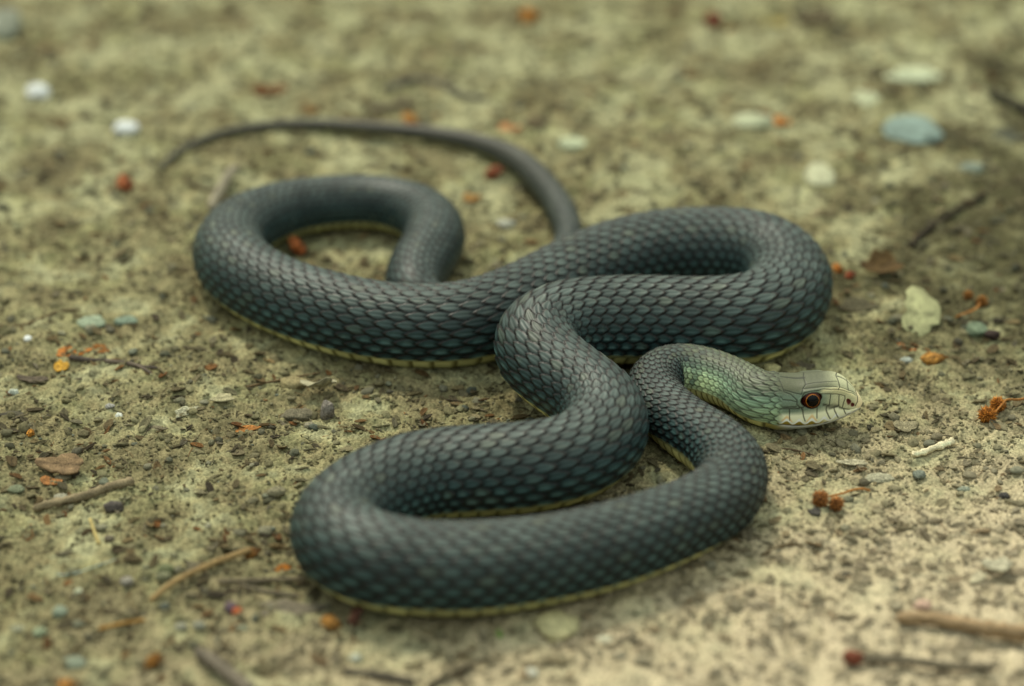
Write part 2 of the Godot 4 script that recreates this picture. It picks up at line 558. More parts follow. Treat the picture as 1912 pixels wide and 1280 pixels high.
			px += nrm.x * lift
			py += nrm.y * lift
			v[i * ncol + j] = Vector3(t, y + py, -px) * unit + neck_at
			col[i * ncol + j] = look
	# --- body rows
	for i in nbody:
		var p := row_p[i]
		var r := p.w
		var e0 := row_p[maxi(i - 3, 0)]
		var e1 := row_p[mini(i + 3, nbody - 1)]
		var tan := Vector3(e1.x - e0.x, e1.y - e0.y, e1.z - e0.z).normalized()
		tan = Vector3(-1, 0, 0).lerp(tan, smoothstep(-2.0, 6.0, row_s[i])).normalized()
		var side := tan.cross(Vector3.UP).normalized()
		var up := side.cross(tan).normalized()
		var centre := Vector3(p.x, p.y, p.z) - root.position
		var flat := smoothstep(2.0, 18.0, row_s[i])
		var su := row_u[i]
		var amp := r * 0.047
		var iu := posmod(su, NU) * NV * 2
		var unum := int(floor(su / float(NU)))
		var smooth_tail := 1.0 - smoothstep(760, 900, row_s[i]) * 0.6
		# the neck rolls a little in its bend, so that its pale edge shows
		var roll := deg_to_rad(16.0 * smoothstep(2, 14, row_s[i]) * (1.0 - smoothstep(38, 58, row_s[i])) - 20.0 * smoothstep(62, 84, row_s[i]) * (1.0 - smoothstep(118, 150, row_s[i])))
		for j in ncol:
			var c := cos(th[j] + roll)
			var sn := sin(th[j] + roll)
			var deg := rad_to_deg(th[j] if th[j] <= PI else th[j] - TAU)
			var a := absf(deg)
			var lift := 0.0
			var tone: Color
			if j <= ROWS * NV:
				var rowj := int(j / float(NV))
				var k := iu + posmod(j, NV * 2)
				lift = scale_h[k] * amp * smooth_tail
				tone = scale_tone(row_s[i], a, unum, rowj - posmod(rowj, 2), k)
				if j < 3 or j > ROWS * NV - 3:
					tone = tone.lerp(Color8(204, 198, 136), 0.6)
			else:
				var f := posmod(su, NU) / float(NU)
				lift = (1.0 - f) * amp * 0.5
				tone = shade(Color8(204, 198, 136), 0.86 + 0.26 * hash01(unum, 3)).lerp(Color8(100, 94, 54), 1.0 - smoothstep(0.04, 0.3, f))
			var py := r * c
			var floor_y := -0.68 * r
			if py < floor_y:
				var soft := floor_y - 0.17 * r * tanh((floor_y - py) / (0.17 * r))
				py = lerpf(py, soft, flat)
			v[(HEADROWS + i) * ncol + j] = centre + side * (r * sn + sn * lift) + up * (py + c * lift)
			col[(HEADROWS + i) * ncol + j] = tone
	# --- normals and faces
	var n3 := PackedVector3Array()
	n3.resize(nr * ncol)
	for i in nr:
		var i0 := maxi(i - 1, 0) * ncol
		var i1 := mini(i + 1, nr - 1) * ncol
		for j in ncol:
			var jl := j - 1 if j > 0 else ncol - 2
			var jr := j + 1 if j < ncol - 1 else 1
			var nn := (v[i1 + j] - v[i0 + j]).cross(v[i * ncol + jr] - v[i * ncol + jl])
			n3[i * ncol + j] = nn.normalized()
	var idx := PackedInt32Array()
	idx.resize((nr - 1) * (ncol - 1) * 6)
	var w0 := 0
	for i in nr - 1:
		for j in ncol - 1:
			var a := i * ncol + j
			idx[w0] = a
			idx[w0 + 1] = a + 1
			idx[w0 + 2] = a + ncol
			idx[w0 + 3] = a + 1
			idx[w0 + 4] = a + ncol + 1
			idx[w0 + 5] = a + ncol
			w0 += 6
	# which way the faces look
	var probe := (HEADROWS + int(nbody * 0.2)) * ncol + int(ROWS * NV * 0.5)
	if n3[probe].y < 0.0:
		for k in n3.size():
			n3[k] = -n3[k]
	var fa := (v[probe + ncol] - v[probe]).cross(v[probe + 1] - v[probe])
	if fa.y < 0.0:
		for k in range(0, idx.size(), 3):
			var sw2 := idx[k]
			idx[k] = idx[k + 1]
			idx[k + 1] = sw2
	var skin := matte(0.46)
	skin.metallic_specular = 0.30
	put("body", to_mesh(v, idx, col, n3), skin, root)
	# --- eyes
	for sgn in [1.0, -1.0]:
		var e_th := deg_to_rad(71.0)
		var ew := curve(HW, 82.0) * pow(sin(e_th), 2.0 / curve(HN, 82.0))
		var ey := curve(HY, 82.0) + curve(HH, 82.0) * pow(cos(e_th), 2.0 / curve(HN, 82.0))
		var gaze := Vector3(0.10, 0.22, sgn).normalized()
		var at := (Vector3(82.0, ey - 2.6, ew * sgn) - Vector3(0, 0.15, sgn).normalized() * 13.0) * unit + neck_at
		var ball := Node3D.new()
		ball.name = "eye"
		ball.position = at
		ball.basis = Basis(Quaternion(Vector3.UP, gaze))
		root.add_child(ball, true)
		var glossy := matte(0.06)
		glossy.metallic_specular = 0.3
		put("eyeball", cap_mesh(21.0 * unit, 0.0, 3.1, Color8(57, 24, 13), Color8(32, 16, 11), 0.0), glossy, ball)
		put("iris", cap_mesh(21.2 * unit, 0.56, 0.68, Color8(236, 160, 60), Color8(113, 46, 19), 1.0), glossy, ball)
		put("pupil", cap_mesh(21.4 * unit, 0.0, 0.575, Color8(6, 6, 7), Color8(6, 6, 7), 0.0), glossy, ball)

func cap_mesh(r: float, a0: float, a1: float, c0: Color, c1: Color, fleck: float) -> ArrayMesh:
	var v := PackedVector3Array()
	var n := PackedVector3Array()
	var c := PackedColorArray()
	var idx := PackedInt32Array()
	var na := 18
	var nb := 40
	for i in na + 1:
		var a := lerpf(a0, a1, float(i) / na)
		for j in nb + 1:
			var b := TAU * j / nb
			var d := Vector3(sin(a) * cos(b), cos(a), sin(a) * sin(b))
			v.append(d * r)
			n.append(d)
			c.append(shade(c0.lerp(c1, pow(float(i) / na, 1.1)), 1.0 - fleck * (0.25 * hash01(j % nb, 5) + 0.15 * (0.5 + 0.5 * cos(b)))))
	for i in na:
		for j in nb:
			var k := i * (nb + 1) + j
			idx.append_array(PackedInt32Array([k, k + nb + 1, k + 1, k + 1, k + nb + 1, k + nb + 2]))
	return to_mesh(v, idx, c, n)

# ------------------------------------------------------------------ builders of the litter (arguments in millimetres)
func lumpy(sx: float, sy: float, sz: float, rough: float, seed_: int, c: Color, nu := 22, nv := 14) -> ArrayMesh:
	var f := FastNoiseLite.new()
	f.seed = seed_
	f.frequency = 0.9
	f.fractal_octaves = 3
	var v := PackedVector3Array()
	var col := PackedColorArray()
	var idx := PackedInt32Array()
	for i in nv + 1:
		var a := PI * i / nv
		for j in nu:
			var b := TAU * j / nu
			var d := Vector3(sin(a) * cos(b), cos(a), sin(a) * sin(b))
			var q := 1.0 + rough * 1.6 * f.get_noise_3d(d.x, d.y, d.z) + rough * 0.4 * f.get_noise_3d(d.x * 3.0 + 9.0, d.y * 3.0, d.z * 3.0)
			# a few worn facets
			for k in 3:
				var fd := Vector3(sin(seed_ * 1.3 + k * 2.1), 0.3 * cos(seed_ + k * 1.0), cos(seed_ * 1.3 + k * 2.1)).normalized()
				q = minf(q, (0.86 + 0.05 * k) / maxf(d.dot(fd), 0.05))
			v.append(Vector3(d.x * sx, d.y * sy, d.z * sz) * q * 0.5 * MM)
			col.append(shade(c, 1.0 + 0.28 * f.get_noise_3d(d.x * 2.5, d.y * 2.5 + 4.0, d.z * 2.5) + 0.12 * (hash01(i * 31 + j, seed_) - 0.5)))
	for i in nv:
		for j in nu:
			var a0 := i * nu + j
			var a1 := i * nu + (j + 1) % nu
			idx.append_array(PackedInt32Array([a0, a0 + nu, a1, a1, a0 + nu, a1 + nu]))
	return to_mesh(v, idx, col)

func pebble(called: String, label: String, category: String, group: String, x: float, z: float, size: Vector3, yaw: float, c: Color, seed_: int, sink: float, rough: float) -> void:
	var o := put(called, lumpy(size.x, size.y, size.z, rough, seed_, c), stone_mat, self)
	o.position = Vector3(x, size.y * (0.5 - sink), z) * MM + Vector3(0, ground_height(x * MM, z * MM), 0)
	o.rotation_degrees.y = yaw
	tag(o, label, category, group)

func tube(path: PackedVector3Array, r0: float, r1: float, c: Color, seed_: int, bump: float, sides := 10) -> ArrayMesh:
	# path in metres; radii in millimetres
	var cv := Curve3D.new()
	cv.bake_interval = 0.0006
	for k in path.size():
		var d := (path[mini(k + 1, path.size() - 1)] - path[maxi(k - 1, 0)]) / 6.0
		cv.add_point(path[k], -d, d)
	var f := FastNoiseLite.new()
	f.seed = seed_
	f.frequency = 1.0
	f.fractal_octaves = 3
	var total := cv.get_baked_length()
	var n := clampi(int(total / 0.0007), 8, 120)
	var v := PackedVector3Array()
	var col := PackedColorArray()
	var idx := PackedInt32Array()
	for i in n + 1:
		var s := total * i / n
		var p := cv.sample_baked(s, true)
		var t := (cv.sample_baked(minf(s + 0.0005, total), true) - cv.sample_baked(maxf(s - 0.0005, 0), true)).normalized()
		var side := t.cross(Vector3.UP).normalized()
		if side.length() < 0.5:
			side = Vector3.RIGHT
		var up := side.cross(t)
		var e := float(i) / n
		var r := lerpf(r0, r1, e) * MM
		var close := minf(1.0, sqrt(minf(s, total - s) / maxf(r, 1e-5)) + 0.15)
		r *= (1.0 + bump * 1.5 * f.get_noise_2d(s * 400.0, 3.0)) * close
		for j in sides:
			var b := TAU * j / sides
			var q := 1.0 + bump * f.get_noise_3d(s * 260.0, cos(b) * 1.6, sin(b) * 1.6) * 1.4
			v.append(p + (side * cos(b) + up * sin(b)) * r * q)
			col.append(shade(c, 1.0 + 0.3 * f.get_noise_3d(s * 180.0, cos(b) * 2.5, sin(b) * 2.5 + 8.0) + 0.14 * (hash01(j, seed_) - 0.5)))
	for i in n:
		for j in sides:
			var a0 := i * sides + j
			var a1 := i * sides + (j + 1) % sides
			idx.append_array(PackedInt32Array([a0, a1, a0 + sides, a1, a1 + sides, a0 + sides]))
	var base := n * sides
	for j in range(1, sides - 1):
		idx.append_array(PackedInt32Array([0, j, j + 1, base, base + j + 1, base + j]))
	return to_mesh(v, idx, col)

func lay(a: Array, r: float, origin: Vector3) -> PackedVector3Array:
	var path := PackedVector3Array()
	for k in range(0, a.size(), 3):
		var x: float = a[k] * MM
		var z: float = a[k + 1] * MM
		path.append(Vector3(x, maxf(ground_height(x, z), -0.0012) + (a[k + 2] + r * 0.7) * MM, z) - origin)
	return path

func twig(called: String, label: String, category: String, group: String, a: Array, r0: float, r1: float, c: Color, seed_: int, bump: float) -> Node3D:
	var origin := Vector3(a[0] * MM, 0, a[1] * MM)
	var o := put(called, tube(lay(a, (r0 + r1) * 0.5, origin), r0, r1, c, seed_, bump), litter_mat, self)
	o.position = origin
	tag(o, label, category, group)
	return o

func plate(outline: PackedVector2Array, thick: float, curl: float, c: Color, seed_: int, mottle: float) -> ArrayMesh:
	# a thin curled plate with a ragged outline (metres), top, bottom and rim
	var f := FastNoiseLite.new()
	f.seed = seed_
	f.frequency = 1.0
	f.fractal_octaves = 3
	var n := outline.size()
	var rings := 5
	var v := PackedVector3Array()
	var col := PackedColorArray()
	var idx := PackedInt32Array()
	var big := 0.0
	for p in outline:
		big = maxf(big, p.length())
	for face in 2:
		for i in rings + 1:
			var e := float(i) / rings
			for j in n:
				var p := outline[j] * e
				var q := p / big
				var y := curl * big * (0.9 * q.y * q.y + 0.35 * q.x * q.x + 0.3 * q.x * q.y) + 0.16 * big * curl * f.get_noise_2d(q.x * 2.0, q.y * 2.0) + 0.03 * big * f.get_noise_2d(q.x * 5.0, q.y * 5.0 + 7.0)
				y += thick * (0.5 if face == 0 else -0.5) * (1.0 if i < rings else 0.55)
				v.append(Vector3(p.x, y, p.y))
				var vein := 0.16 * exp(-pow(q.y * 14.0, 2)) if face == 0 else 0.0
				col.append(shade(c, 1.0 + mottle * 1.3 * f.get_noise_2d(q.x * 3.0, q.y * 6.0 + 20.0) - vein + 0.15 * (hash01(j * 7 + i, seed_) - 0.5)))
	var half := (rings + 1) * n
	for i in rings:
		for j in n:
			var a0 := i * n + j
			var a1 := i * n + (j + 1) % n
			idx.append_array(PackedInt32Array([a0, a0 + n, a1, a1, a0 + n, a1 + n]))
			idx.append_array(PackedInt32Array([half + a0, half + a1, half + a0 + n, half + a1, half + a1 + n, half + a0 + n]))
	for j in n:
		var a0 := rings * n + j
		var a1 := rings * n + (j + 1) % n
		idx.append_array(PackedInt32Array([a0, half + a0, a1, a1, half + a0, half + a1]))
	return to_mesh(v, idx, col)

func flake(called: String, label: String, category: String, group: String, x: float, z: float, w: float, d: float, yaw: float, tilt: float, curl: float, thick: float, c: Color, seed_: int, ragged: float, lift: float, mottle: float) -> MeshInstance3D:
	var r := RandomNumberGenerator.new()
	r.seed = seed_
	var outline := PackedVector2Array()
	var n := 22
	var k3 := r.randf() * TAU
	for j in n:
		var b := TAU * j / n
		var q := 1.0 + ragged * (0.6 * sin(3.0 * b + k3) + 0.4 * sin(5.0 * b + k3 * 2.0) + 0.7 * (r.randf() - 0.5))
		outline.append(Vector2(cos(b) * w * 0.5, sin(b) * d * 0.5) * q * MM)
	var o := put(called, plate(outline, thick * MM, curl, c, seed_, mottle), litter_mat, self)
	var rise := sin(deg_to_rad(absf(tilt))) * d * 0.42
	o.position = Vector3(x, lift + rise + thick * 0.4, z) * MM + Vector3(0, ground_height(x * MM, z * MM), 0)
	o.rotation_degrees = Vector3(tilt, yaw, 0)
	tag(o, label, category, group)
	return o

func shell(w: float, h: float, c: Color, seed_: int) -> ArrayMesh:
	# a cupped pointed scale, open on one side, with a thick rim (millimetres)
	var f := FastNoiseLite.new()
	f.seed = seed_
	f.frequency = 1.0
	var v := PackedVector3Array()
	var col := PackedColorArray()
	var idx := PackedInt32Array()
	var nu := 18
	var nv := 12
	for face in 2:
		for i in nu + 1:
			var e := float(i) / nu
			var wide := pow(sin(PI * pow(e, 0.75)), 0.8) * (1.0 - 0.15 * e) + 0.02
			for j in nv + 1:
				var b := lerpf(-1.9, 1.9, float(j) / nv)
				var torn := 1.0 + 0.5 * f.get_noise_2d(e * 2.2, b * 0.9) + 0.4 * f.get_noise_2d(e * 6.0 + 5.0, b * 2.5)
				var rr := wide * h * 0.5 * torn - (0.0 if face == 0 else 0.09 * h * minf(1.0, wide * 2.0))
				v.append(Vector3((e - 0.5) * w, rr * cos(b) * 0.6 + h * 0.05 + 0.12 * h * f.get_noise_2d(e * 3.0 + 9.0, b), rr * sin(b) * 1.25) * MM)
				col.append(shade(c, 1.0 + 0.7 * f.get_noise_2d(e * 4.0, b * 2.0 + 5.0) - 0.5 * e * e + 0.12 * (hash01(i * 13 + j, seed_) - 0.5)))
	var m := nv + 1
	var half := (nu + 1) * m
	for i in nu:
		for j in nv:
			var a := i * m + j
			idx.append_array(PackedInt32Array([a, a + m, a + 1, a + 1, a + m, a + m + 1]))
			idx.append_array(PackedInt32Array([half + a, half + a + 1, half + a + m, half + a + 1, half + a + m + 1, half + a + m]))
		for j in [0, nv]:
			var a: int = i * m + j
			idx.append_array(PackedInt32Array([a, half + a, a + m, a + m, half + a, half + a + m]))
	return to_mesh(v, idx, col)

func husk(called: String, label: String, category: String, group: String, x: float, z: float, w: float, h: float, yaw: float, tilt: float, c: Color, seed_: int) -> void:
	var o := put(called, shell(w, h, c, seed_), litter_mat, self)
	o.position = Vector3(x, h * 0.22 + sin(deg_to_rad(tilt)) * w * 0.25, z) * MM + Vector3(0, ground_height(x * MM, z * MM), 0)
	o.rotation_degrees = Vector3(12, yaw + (seed_ * 37) % 50 - 25, tilt if seed_ % 2 == 0 else -tilt)
	tag(o, label, category, group)

func fuzz(called: String, label: String, category: String, balls: Array, stalk: Array, c: Color, seed_: int) -> void:
	var r := RandomNumberGenerator.new()
	r.seed = seed_
	var root := Node3D.new()
	root.name = numbered(called)
	var origin := Vector3(balls[0], 0, balls[1]) * MM
	root.position = origin
	add_child(root)
	tag(root, label, category)
	put("stalk", tube(lay(stalk, 0.25, origin), 0.32, 0.4, Color8(176, 118, 62), seed_, 0.1), litter_mat, root)
	for k in range(0, balls.size(), 3):
		var rad: float = balls[k + 2]
		var core := put("seed_ball", lumpy(rad * 1.7, rad * 1.55, rad * 1.5, 0.34, seed_ + k, shade(c, 0.7)), litter_mat, root)
		core.position = Vector3(balls[k], rad * 0.75, balls[k + 1]) * MM - origin + Vector3(0, ground_height(balls[k] * MM, balls[k + 1] * MM), 0)
		var v := PackedVector3Array()
		var idx := PackedInt32Array()
		var col := PackedColorArray()
		for b in 420:
			var d := Vector3(r.randfn(), r.randfn(), r.randfn()).normalized()
			var s := d.cross(Vector3(0.3, 1, 0.2)).normalized() * rad * 0.07 * MM
			var t := d.cross(s).normalized() * rad * 0.07 * MM
			var tip := (d * rad * r.randf_range(0.85, 1.35) + Vector3(r.randfn(), r.randfn(), r.randfn()) * rad * 0.06) * MM
			var base := d * rad * 0.7 * MM
			var q := v.size()
			v.append_array(PackedVector3Array([base + s, base - s * 0.5 + t, base - s * 0.5 - t, tip]))
			var cc := shade(c, r.randf_range(0.8, 1.7))
			col.append_array(PackedColorArray([shade(cc, 0.8), shade(cc, 0.8), shade(cc, 0.8), cc]))
			idx.append_array(PackedInt32Array([q, q + 1, q + 3, q + 1, q + 2, q + 3, q + 2, q, q + 3]))
		var br := put("bristles", to_mesh(v, idx, col), litter_mat, core)
		br.set_meta("kind", "stuff")

func two_tone_bud(x: float, z: float, w: float) -> void:
	var root := Node3D.new()
	root.name = "fallen_bud"
	root.position = Vector3(x * MM, ground_height(x * MM, z * MM), z * MM)
	root.rotation_degrees.y = -40
	add_child(root)
	tag(root, "purple grey bud with a bright orange end, in front of the tan stalk", "bud")
	var a := put("bud_cap", lumpy(w * 0.72, w * 0.6, w * 0.7, 0.1, 77, Color8(104, 86, 92)), litter_mat, root)
	a.position = Vector3(-w * 0.16, w * 0.24, 0) * MM
	var b := put("bud_tip", lumpy(w * 0.62, w * 0.5, w * 0.56, 0.1, 78, Color8(180, 98, 62)), litter_mat, root)
	b.position = Vector3(w * 0.26, w * 0.18, 0) * MM

func sprout(x: float, z: float) -> void:
	var root := Node3D.new()
	root.name = "green_sprout"
	root.position = Vector3(x * MM, ground_height(x * MM, z * MM), z * MM)
	add_child(root)
	tag(root, "tiny bright green sprout in front of the front coil", "sprout")
	for k in 3:
		var path := PackedVector3Array([Vector3(0, -0.0005, 0), Vector3(-0.0005 * k, 0.0018, 0.0003 * k), Vector3(-0.0008 - 0.0006 * k, 0.0036 - 0.0007 * k, 0.0004 * k)])
		put("blade", tube(path, 0.3, 0.12, Color8(92, 150, 40), 5 + k, 0.05, 6), litter_mat, root)

func cut_leaf(x: float, z: float, w: float) -> void:
	var root := Node3D.new()
	root.name = "cut_leaf"
	root.position = Vector3(x * MM, ground_height(x * MM, z * MM) + 0.0035, z * MM)
	root.rotation_degrees = Vector3(22, 0, -6)
	add_child(root)
	tag(root, "stiff olive leaf fragment with notched edges, right of the right coil", "leaf")
	var o := PackedVector2Array()
	for p: Vector2 in [Vector2(-0.1, -0.95), Vector2(0.2, -0.8), Vector2(0.3, -0.55), Vector2(0.5, -0.42), Vector2(0.58, -0.2), Vector2(0.55, 0.05), Vector2(0.5, 0.25), Vector2(0.3, 0.34), Vector2(0.22, 0.5), Vector2(0.05, 0.62), Vector2(-0.12, 0.74), Vector2(-0.3, 0.78), Vector2(-0.36, 0.55), Vector2(-0.5, 0.4), Vector2(-0.52, 0.15), Vector2(-0.34, -0.05), Vector2(-0.4, -0.3), Vector2(-0.28, -0.5), Vector2(-0.3, -0.7)]:
		o.append(p * w * MM * Vector2(1.0, 1.15))
	put("blade", plate(o, 0.00045, -0.12, Color8(168, 166, 122), 9, 0.22), litter_mat, root)
	put("stem", tube(PackedVector3Array([Vector3(-0.3, 0, 0.7) * w * MM, Vector3(-0.45, -0.05, 1.1) * w * MM, Vector3(-0.5, -0.12, 1.5) * w * MM]), 0.4, 0.35, Color8(160, 104, 66), 12, 0.1, 8), litter_mat, root)

func build_litter() -> void:
	pebble("white_pebble", "bright white rounded pebble nearest the upper left edge of the ground", "pebble", "", -187.3, -211.2, Vector3(9.3, 7.0, 8.8), 0, Color8(246, 246, 240), 107, 0.20, 0.18)
	pebble("white_pebble", "bright white oval pebble above and left of the snake's thin tail tip", "pebble", "", -148.4, -174.2, Vector3(9.9, 5.7, 8.2), 0, Color8(246, 246, 240), 114, 0.20, 0.18)
	husk("bud_scale", "round orange red bud scale left of the tail tip, below the white oval pebble", "bud scale", "", -142.2, -120.3, 7.5, 6.7, 0, 20, Color8(158, 92, 58), 121)
	flake("leaf_scrap", "dark brown crumpled leaf scrap beyond the snake's tail, upper left", "leaf scrap", "", -95.8, -214.4, 14.0, 9.3, 0, 0, 0.50, 0.80, Color8(104, 68, 38), 128, 0.25, 0.0, 0.25)
	flake("leaf_scrap", "small brown scrap touching the far side of the snake's tail", "leaf scrap", "", -79.6, -193.2, 7.1, 7.5, 0, 0, 0.40, 0.50, Color8(120, 80, 36), 135, 0.25, 0.0, 0.25)
	twig("twig", "short pale grey twig standing behind the left coil of the snake", "twig", "", [-102.7, -130.8, 3.0, -105.0, -120.4, 3.0, -108.2, -107.2, 1.0, -108.9, -101.1, 0.0], 1.8, 2.1, Color8(150, 140, 118), 142, 0.12)
	twig("twig", "short dark curved twig lying between tail tip and left coil", "twig", "", [-121.4, -127.8, 0.0, -116.8, -121.3, 0.0, -111.3, -119.4, 0.0, -107.2, -124.1, 0.0], 1.0, 0.6, Color8(88, 74, 56), 149, 0.12)
	pebble("stone", "blurred blue grey stone at the far left corner of the ground", "stone", "", -211.1, -279.9, Vector3(15.6, 11.2, 27.9), 0, Color8(138, 140, 122), 156, 0.30, 0.18)
	husk("bud_scale", "bright orange bud scale just beyond the middle of the snake's tail", "bud scale", "", -39.0, -181.9, 7.9, 6.2, 0, 20, Color8(174, 120, 60), 163)
	husk("bud_scale", "orange scale lying alone in the farthest middle ground", "bud scale", "", 7.6, -287.0, 8.5, 7.2, 0, 20, Color8(182, 120, 52), 170)
	twig("twig", "long grey twig bent upward beyond the snake's tail", "twig", "", [-51.8, -213.4, 0.0, -41.8, -218.7, 0.0, -35.5, -224.2, 0.0, -26.8, -217.7, 0.0, -19.2, -209.1, 0.0, -9.3, -204.8, 0.0], 1.3, 1.1, Color8(106, 100, 90), 177, 0.12)
	twig("twig", "straight faint brown twig just behind the thick part of the tail arc", "twig", "", [-55.6, -192.2, 0.0, -47.4, -197.4, 0.0, -38.1, -201.6, 0.0], 1.5, 1.3, Color8(124, 112, 90), 184, 0.12)
	flake("leaf_scrap", "pinkish brown scrap beyond the tail, right of the orange bud scale", "leaf scrap", "", -0.8, -176.8, 8.7, 6.6, 0, 0, 0.15, 0.50, Color8(176, 120, 76), 191, 0.25, 0.0, 0.25)
	flake("bark_flake", "dark flake lying against the pinkish scrap beyond the tail", "bark flake", "", 9.1, -177.8, 9.5, 8.3, 0, 0, 0.15, 0.50, Color8(92, 80, 58), 198, 0.25, 0.0, 0.25)
	pebble("pebble", "pale cream pebble to the right of the tail arc", "pebble", "", 22.8, -157.7, Vector3(11.0, 4.4, 8.9), 0, Color8(190, 194, 158), 205, 0.30, 0.18)
	husk("bud_scale", "dark red bud at the far edge of the ground, right of the middle", "bud scale", "", 84.5, -282.2, 7.6, 8.5, 0, 20, Color8(118, 64, 46), 212)
	pebble("stone", "long pale flat stone in the far right ground", "stone", "", 160.9, -229.7, Vector3(24.1, 2.9, 14.5), 0, Color8(184, 188, 154), 219, 0.45, 0.18)
	pebble("stone", "pale rounded stone left of the blue grey flat stone", "stone", "", 93.0, -180.9, Vector3(16.6, 4.6, 13.3), 0, Color8(180, 182, 148), 226, 0.45, 0.18)
	pebble("stone", "large smooth blue grey flat stone on the far right", "stone", "", 154.1, -174.2, Vector3(23.1, 5.7, 25.8), 25, Color8(130, 146, 136), 233, 0.50, 0.12)
	pebble("stone", "pale wedge shaped stone beyond the right coil", "stone", "", 114.6, -134.0, Vector3(12.0, 4.5, 20.4), 0, Color8(184, 182, 148), 240, 0.50, 0.18)
	pebble("stone", "pale stone half buried beyond the blue grey flat stone", "stone", "", 139.1, -205.9, Vector3(11.8, 3.7, 14.9), 0, Color8(184, 186, 150), 247, 0.50, 0.18)
	flake("leaf_scrap", "small orange scrap beside the pale rounded far stone", "leaf scrap", "", 104.2, -179.3, 6.6, 7.4, 0, 0, 0.40, 0.50, Color8(186, 118, 54), 254, 0.25, 0.0, 0.25)
	twig("twig", "dark twig sloping out of the frame at the far right", "twig", "", [188.4, -211.2, 0.0, 194.5, -202.7, 0.0, 202.1, -190.1, 0.0], 1.9, 2.1, Color8(70, 66, 52), 261, 0.12)
	flake("leaf_scrap", "ochre scrap right of the dark red bud in the far ground", "leaf scrap", "", 110.1, -287.0, 9.4, 9.0, 0, 0, 0.15, 0.50, Color8(168, 150, 84), 268, 0.25, 0.0, 0.25)
	flake("bark_flake", "dark brown bark flake in the far ground near the top right", "bark flake", "", 127.8, -291.8, 18.0, 18.0, 0, 0, 0.15, 0.50, Color8(88, 78, 56), 275, 0.25, 0.0, 0.25)
	flake("leaf_scrap", "dull brown scrap in the far upper left ground", "leaf scrap", "", -187.5, -256.6, 13.1, 11.4, 0, 0, 0.15, 0.50, Color8(112, 92, 60), 282, 0.25, 0.0, 0.25)
	husk("bud_scale", "rust orange bud scale lying inside the left coil of the snake", "bud scale", "", -75.6, -69.0, 8.7, 6.4, 0, 35, Color8(152, 86, 46), 289)
	husk("bud_scale", "red brown bud scale tucked under the inner side of the tail arc", "bud scale", "", -6.2, -133.0, 8.4, 6.0, 0, 20, Color8(146, 84, 56), 296)
	flake("leaf_scrap", "small brown scrap between tail and right coil", "leaf scrap", "", -15.0, -115.2, 6.7, 7.1, 0, 0, 0.15, 0.50, Color8(140, 104, 56), 303, 0.25, 0.0, 0.25)
	pebble("pebble", "small pale pebble between the tail base and the left coil", "pebble", "", -2.1, -91.2, Vector3(6.9, 2.7, 5.4), 0, Color8(170, 168, 150), 310, 0.30, 0.18)
	pebble("pebble", "pale greenish grey pebble, the larger of two side by side at left", "pebble", "", -141.9, -15.0, Vector3(9.8, 4.2, 8.4), 0, Color8(150, 160, 134), 317, 0.30, 0.18)
	pebble("pebble", "greyish green pebble right of the larger pale one at left", "pebble", "", -130.6, -17.8, Vector3(8.3, 3.0, 6.0), 0, Color8(128, 142, 122), 324, 0.30, 0.18)
	pebble("pebble", "tiny white pebble above the orange leaf scrap at the left edge", "pebble", "", -161.5, -1.5, Vector3(3.0, 2.2, 2.8), 0, Color8(246, 246, 240), 331, 0.30, 0.18)
	pebble("pebble", "small pale blue pebble near the left edge below the orange scrap", "pebble", "", -161.4, 32.2, Vector3(3.5, 2.2, 2.7), 0, Color8(176, 180, 164), 338, 0.30, 0.18)
	flake("leaf_scrap", "orange leaf scrap touching the left end of the forked dark twig", "leaf scrap", "", -145.8, 6.4, 11.0, 6.4, 10, 0, 0.35, 0.50, Color8(176, 112, 56), 345, 0.25, 0.0, 0.25)
	flake("leaf_scrap", "ochre leaf scrap just below the orange one by the forked twig", "leaf scrap", "", -148.2, 16.5, 4.9, 7.7, 0, 0, 0.30, 0.50, Color8(186, 140, 54), 352, 0.25, 0.0, 0.25)
	flake("leaf_scrap", "brown curled scrap above the forked dark twig", "leaf scrap", "", -137.3, 3.0, 6.8, 5.7, 0, 0, 0.50, 0.50, Color8(136, 90, 46), 359, 0.25, 0.0, 0.25)
	var fork := twig("forked_twig", "dark grey forked twig lying on the dirt at left", "twig", "", [-146.3, 11.7, 0.0, -139.7, 12.8, 0.0, -133.5, 12.8, 0.0, -126.2, 14.3, 0.0, -121.0, 17.2, 0.0, -115.5, 19.4, 0.0], 1.0, 0.5, Color8(86, 76, 68), 366, 0.12)
	put("side_branch", tube(lay([-134.1, 13.2, 0.0, -127.9, 15.0, 0.0, -122.7, 17.6, 0.0, -117.6, 23.1, 0.0], 0.8, fork.position), 0.9, 0.5, Color8(104, 92, 80), 45, 0.12), litter_mat, fork)
	twig("root_strand", "thin dark root strand curving in from the left edge", "root", "", [-174.2, -11.1, 0.0, -165.5, -13.1, 0.0, -158.9, -17.8, 0.0, -152.3, -22.5, 0.0, -139.8, -25.3, 0.0], 0.6, 0.4, Color8(104, 88, 64), 373, 0.12)
	pebble("pebble", "small white pebble in the left foreground below the forked twig", "pebble", "", -125.5, 47.7, Vector3(2.4, 2.1, 2.7), 0, Color8(214, 214, 200), 380, 0.30, 0.18)
	pebble("pebble", "small lavender grey pebble beside the white one at left", "pebble", "", -129.1, 42.1, Vector3(3.1, 1.7, 2.5), 0, Color8(154, 150, 142), 387, 0.30, 0.18)
	flake("leaf_scrap", "pale narrow leaf scrap standing on edge left of the middle", "leaf scrap", "", -104.5, 47.4, 7.9, 3.4, 38, 25, 0.35, 0.50, Color8(178, 172, 142), 394, 0.25, 0.0, 0.25)
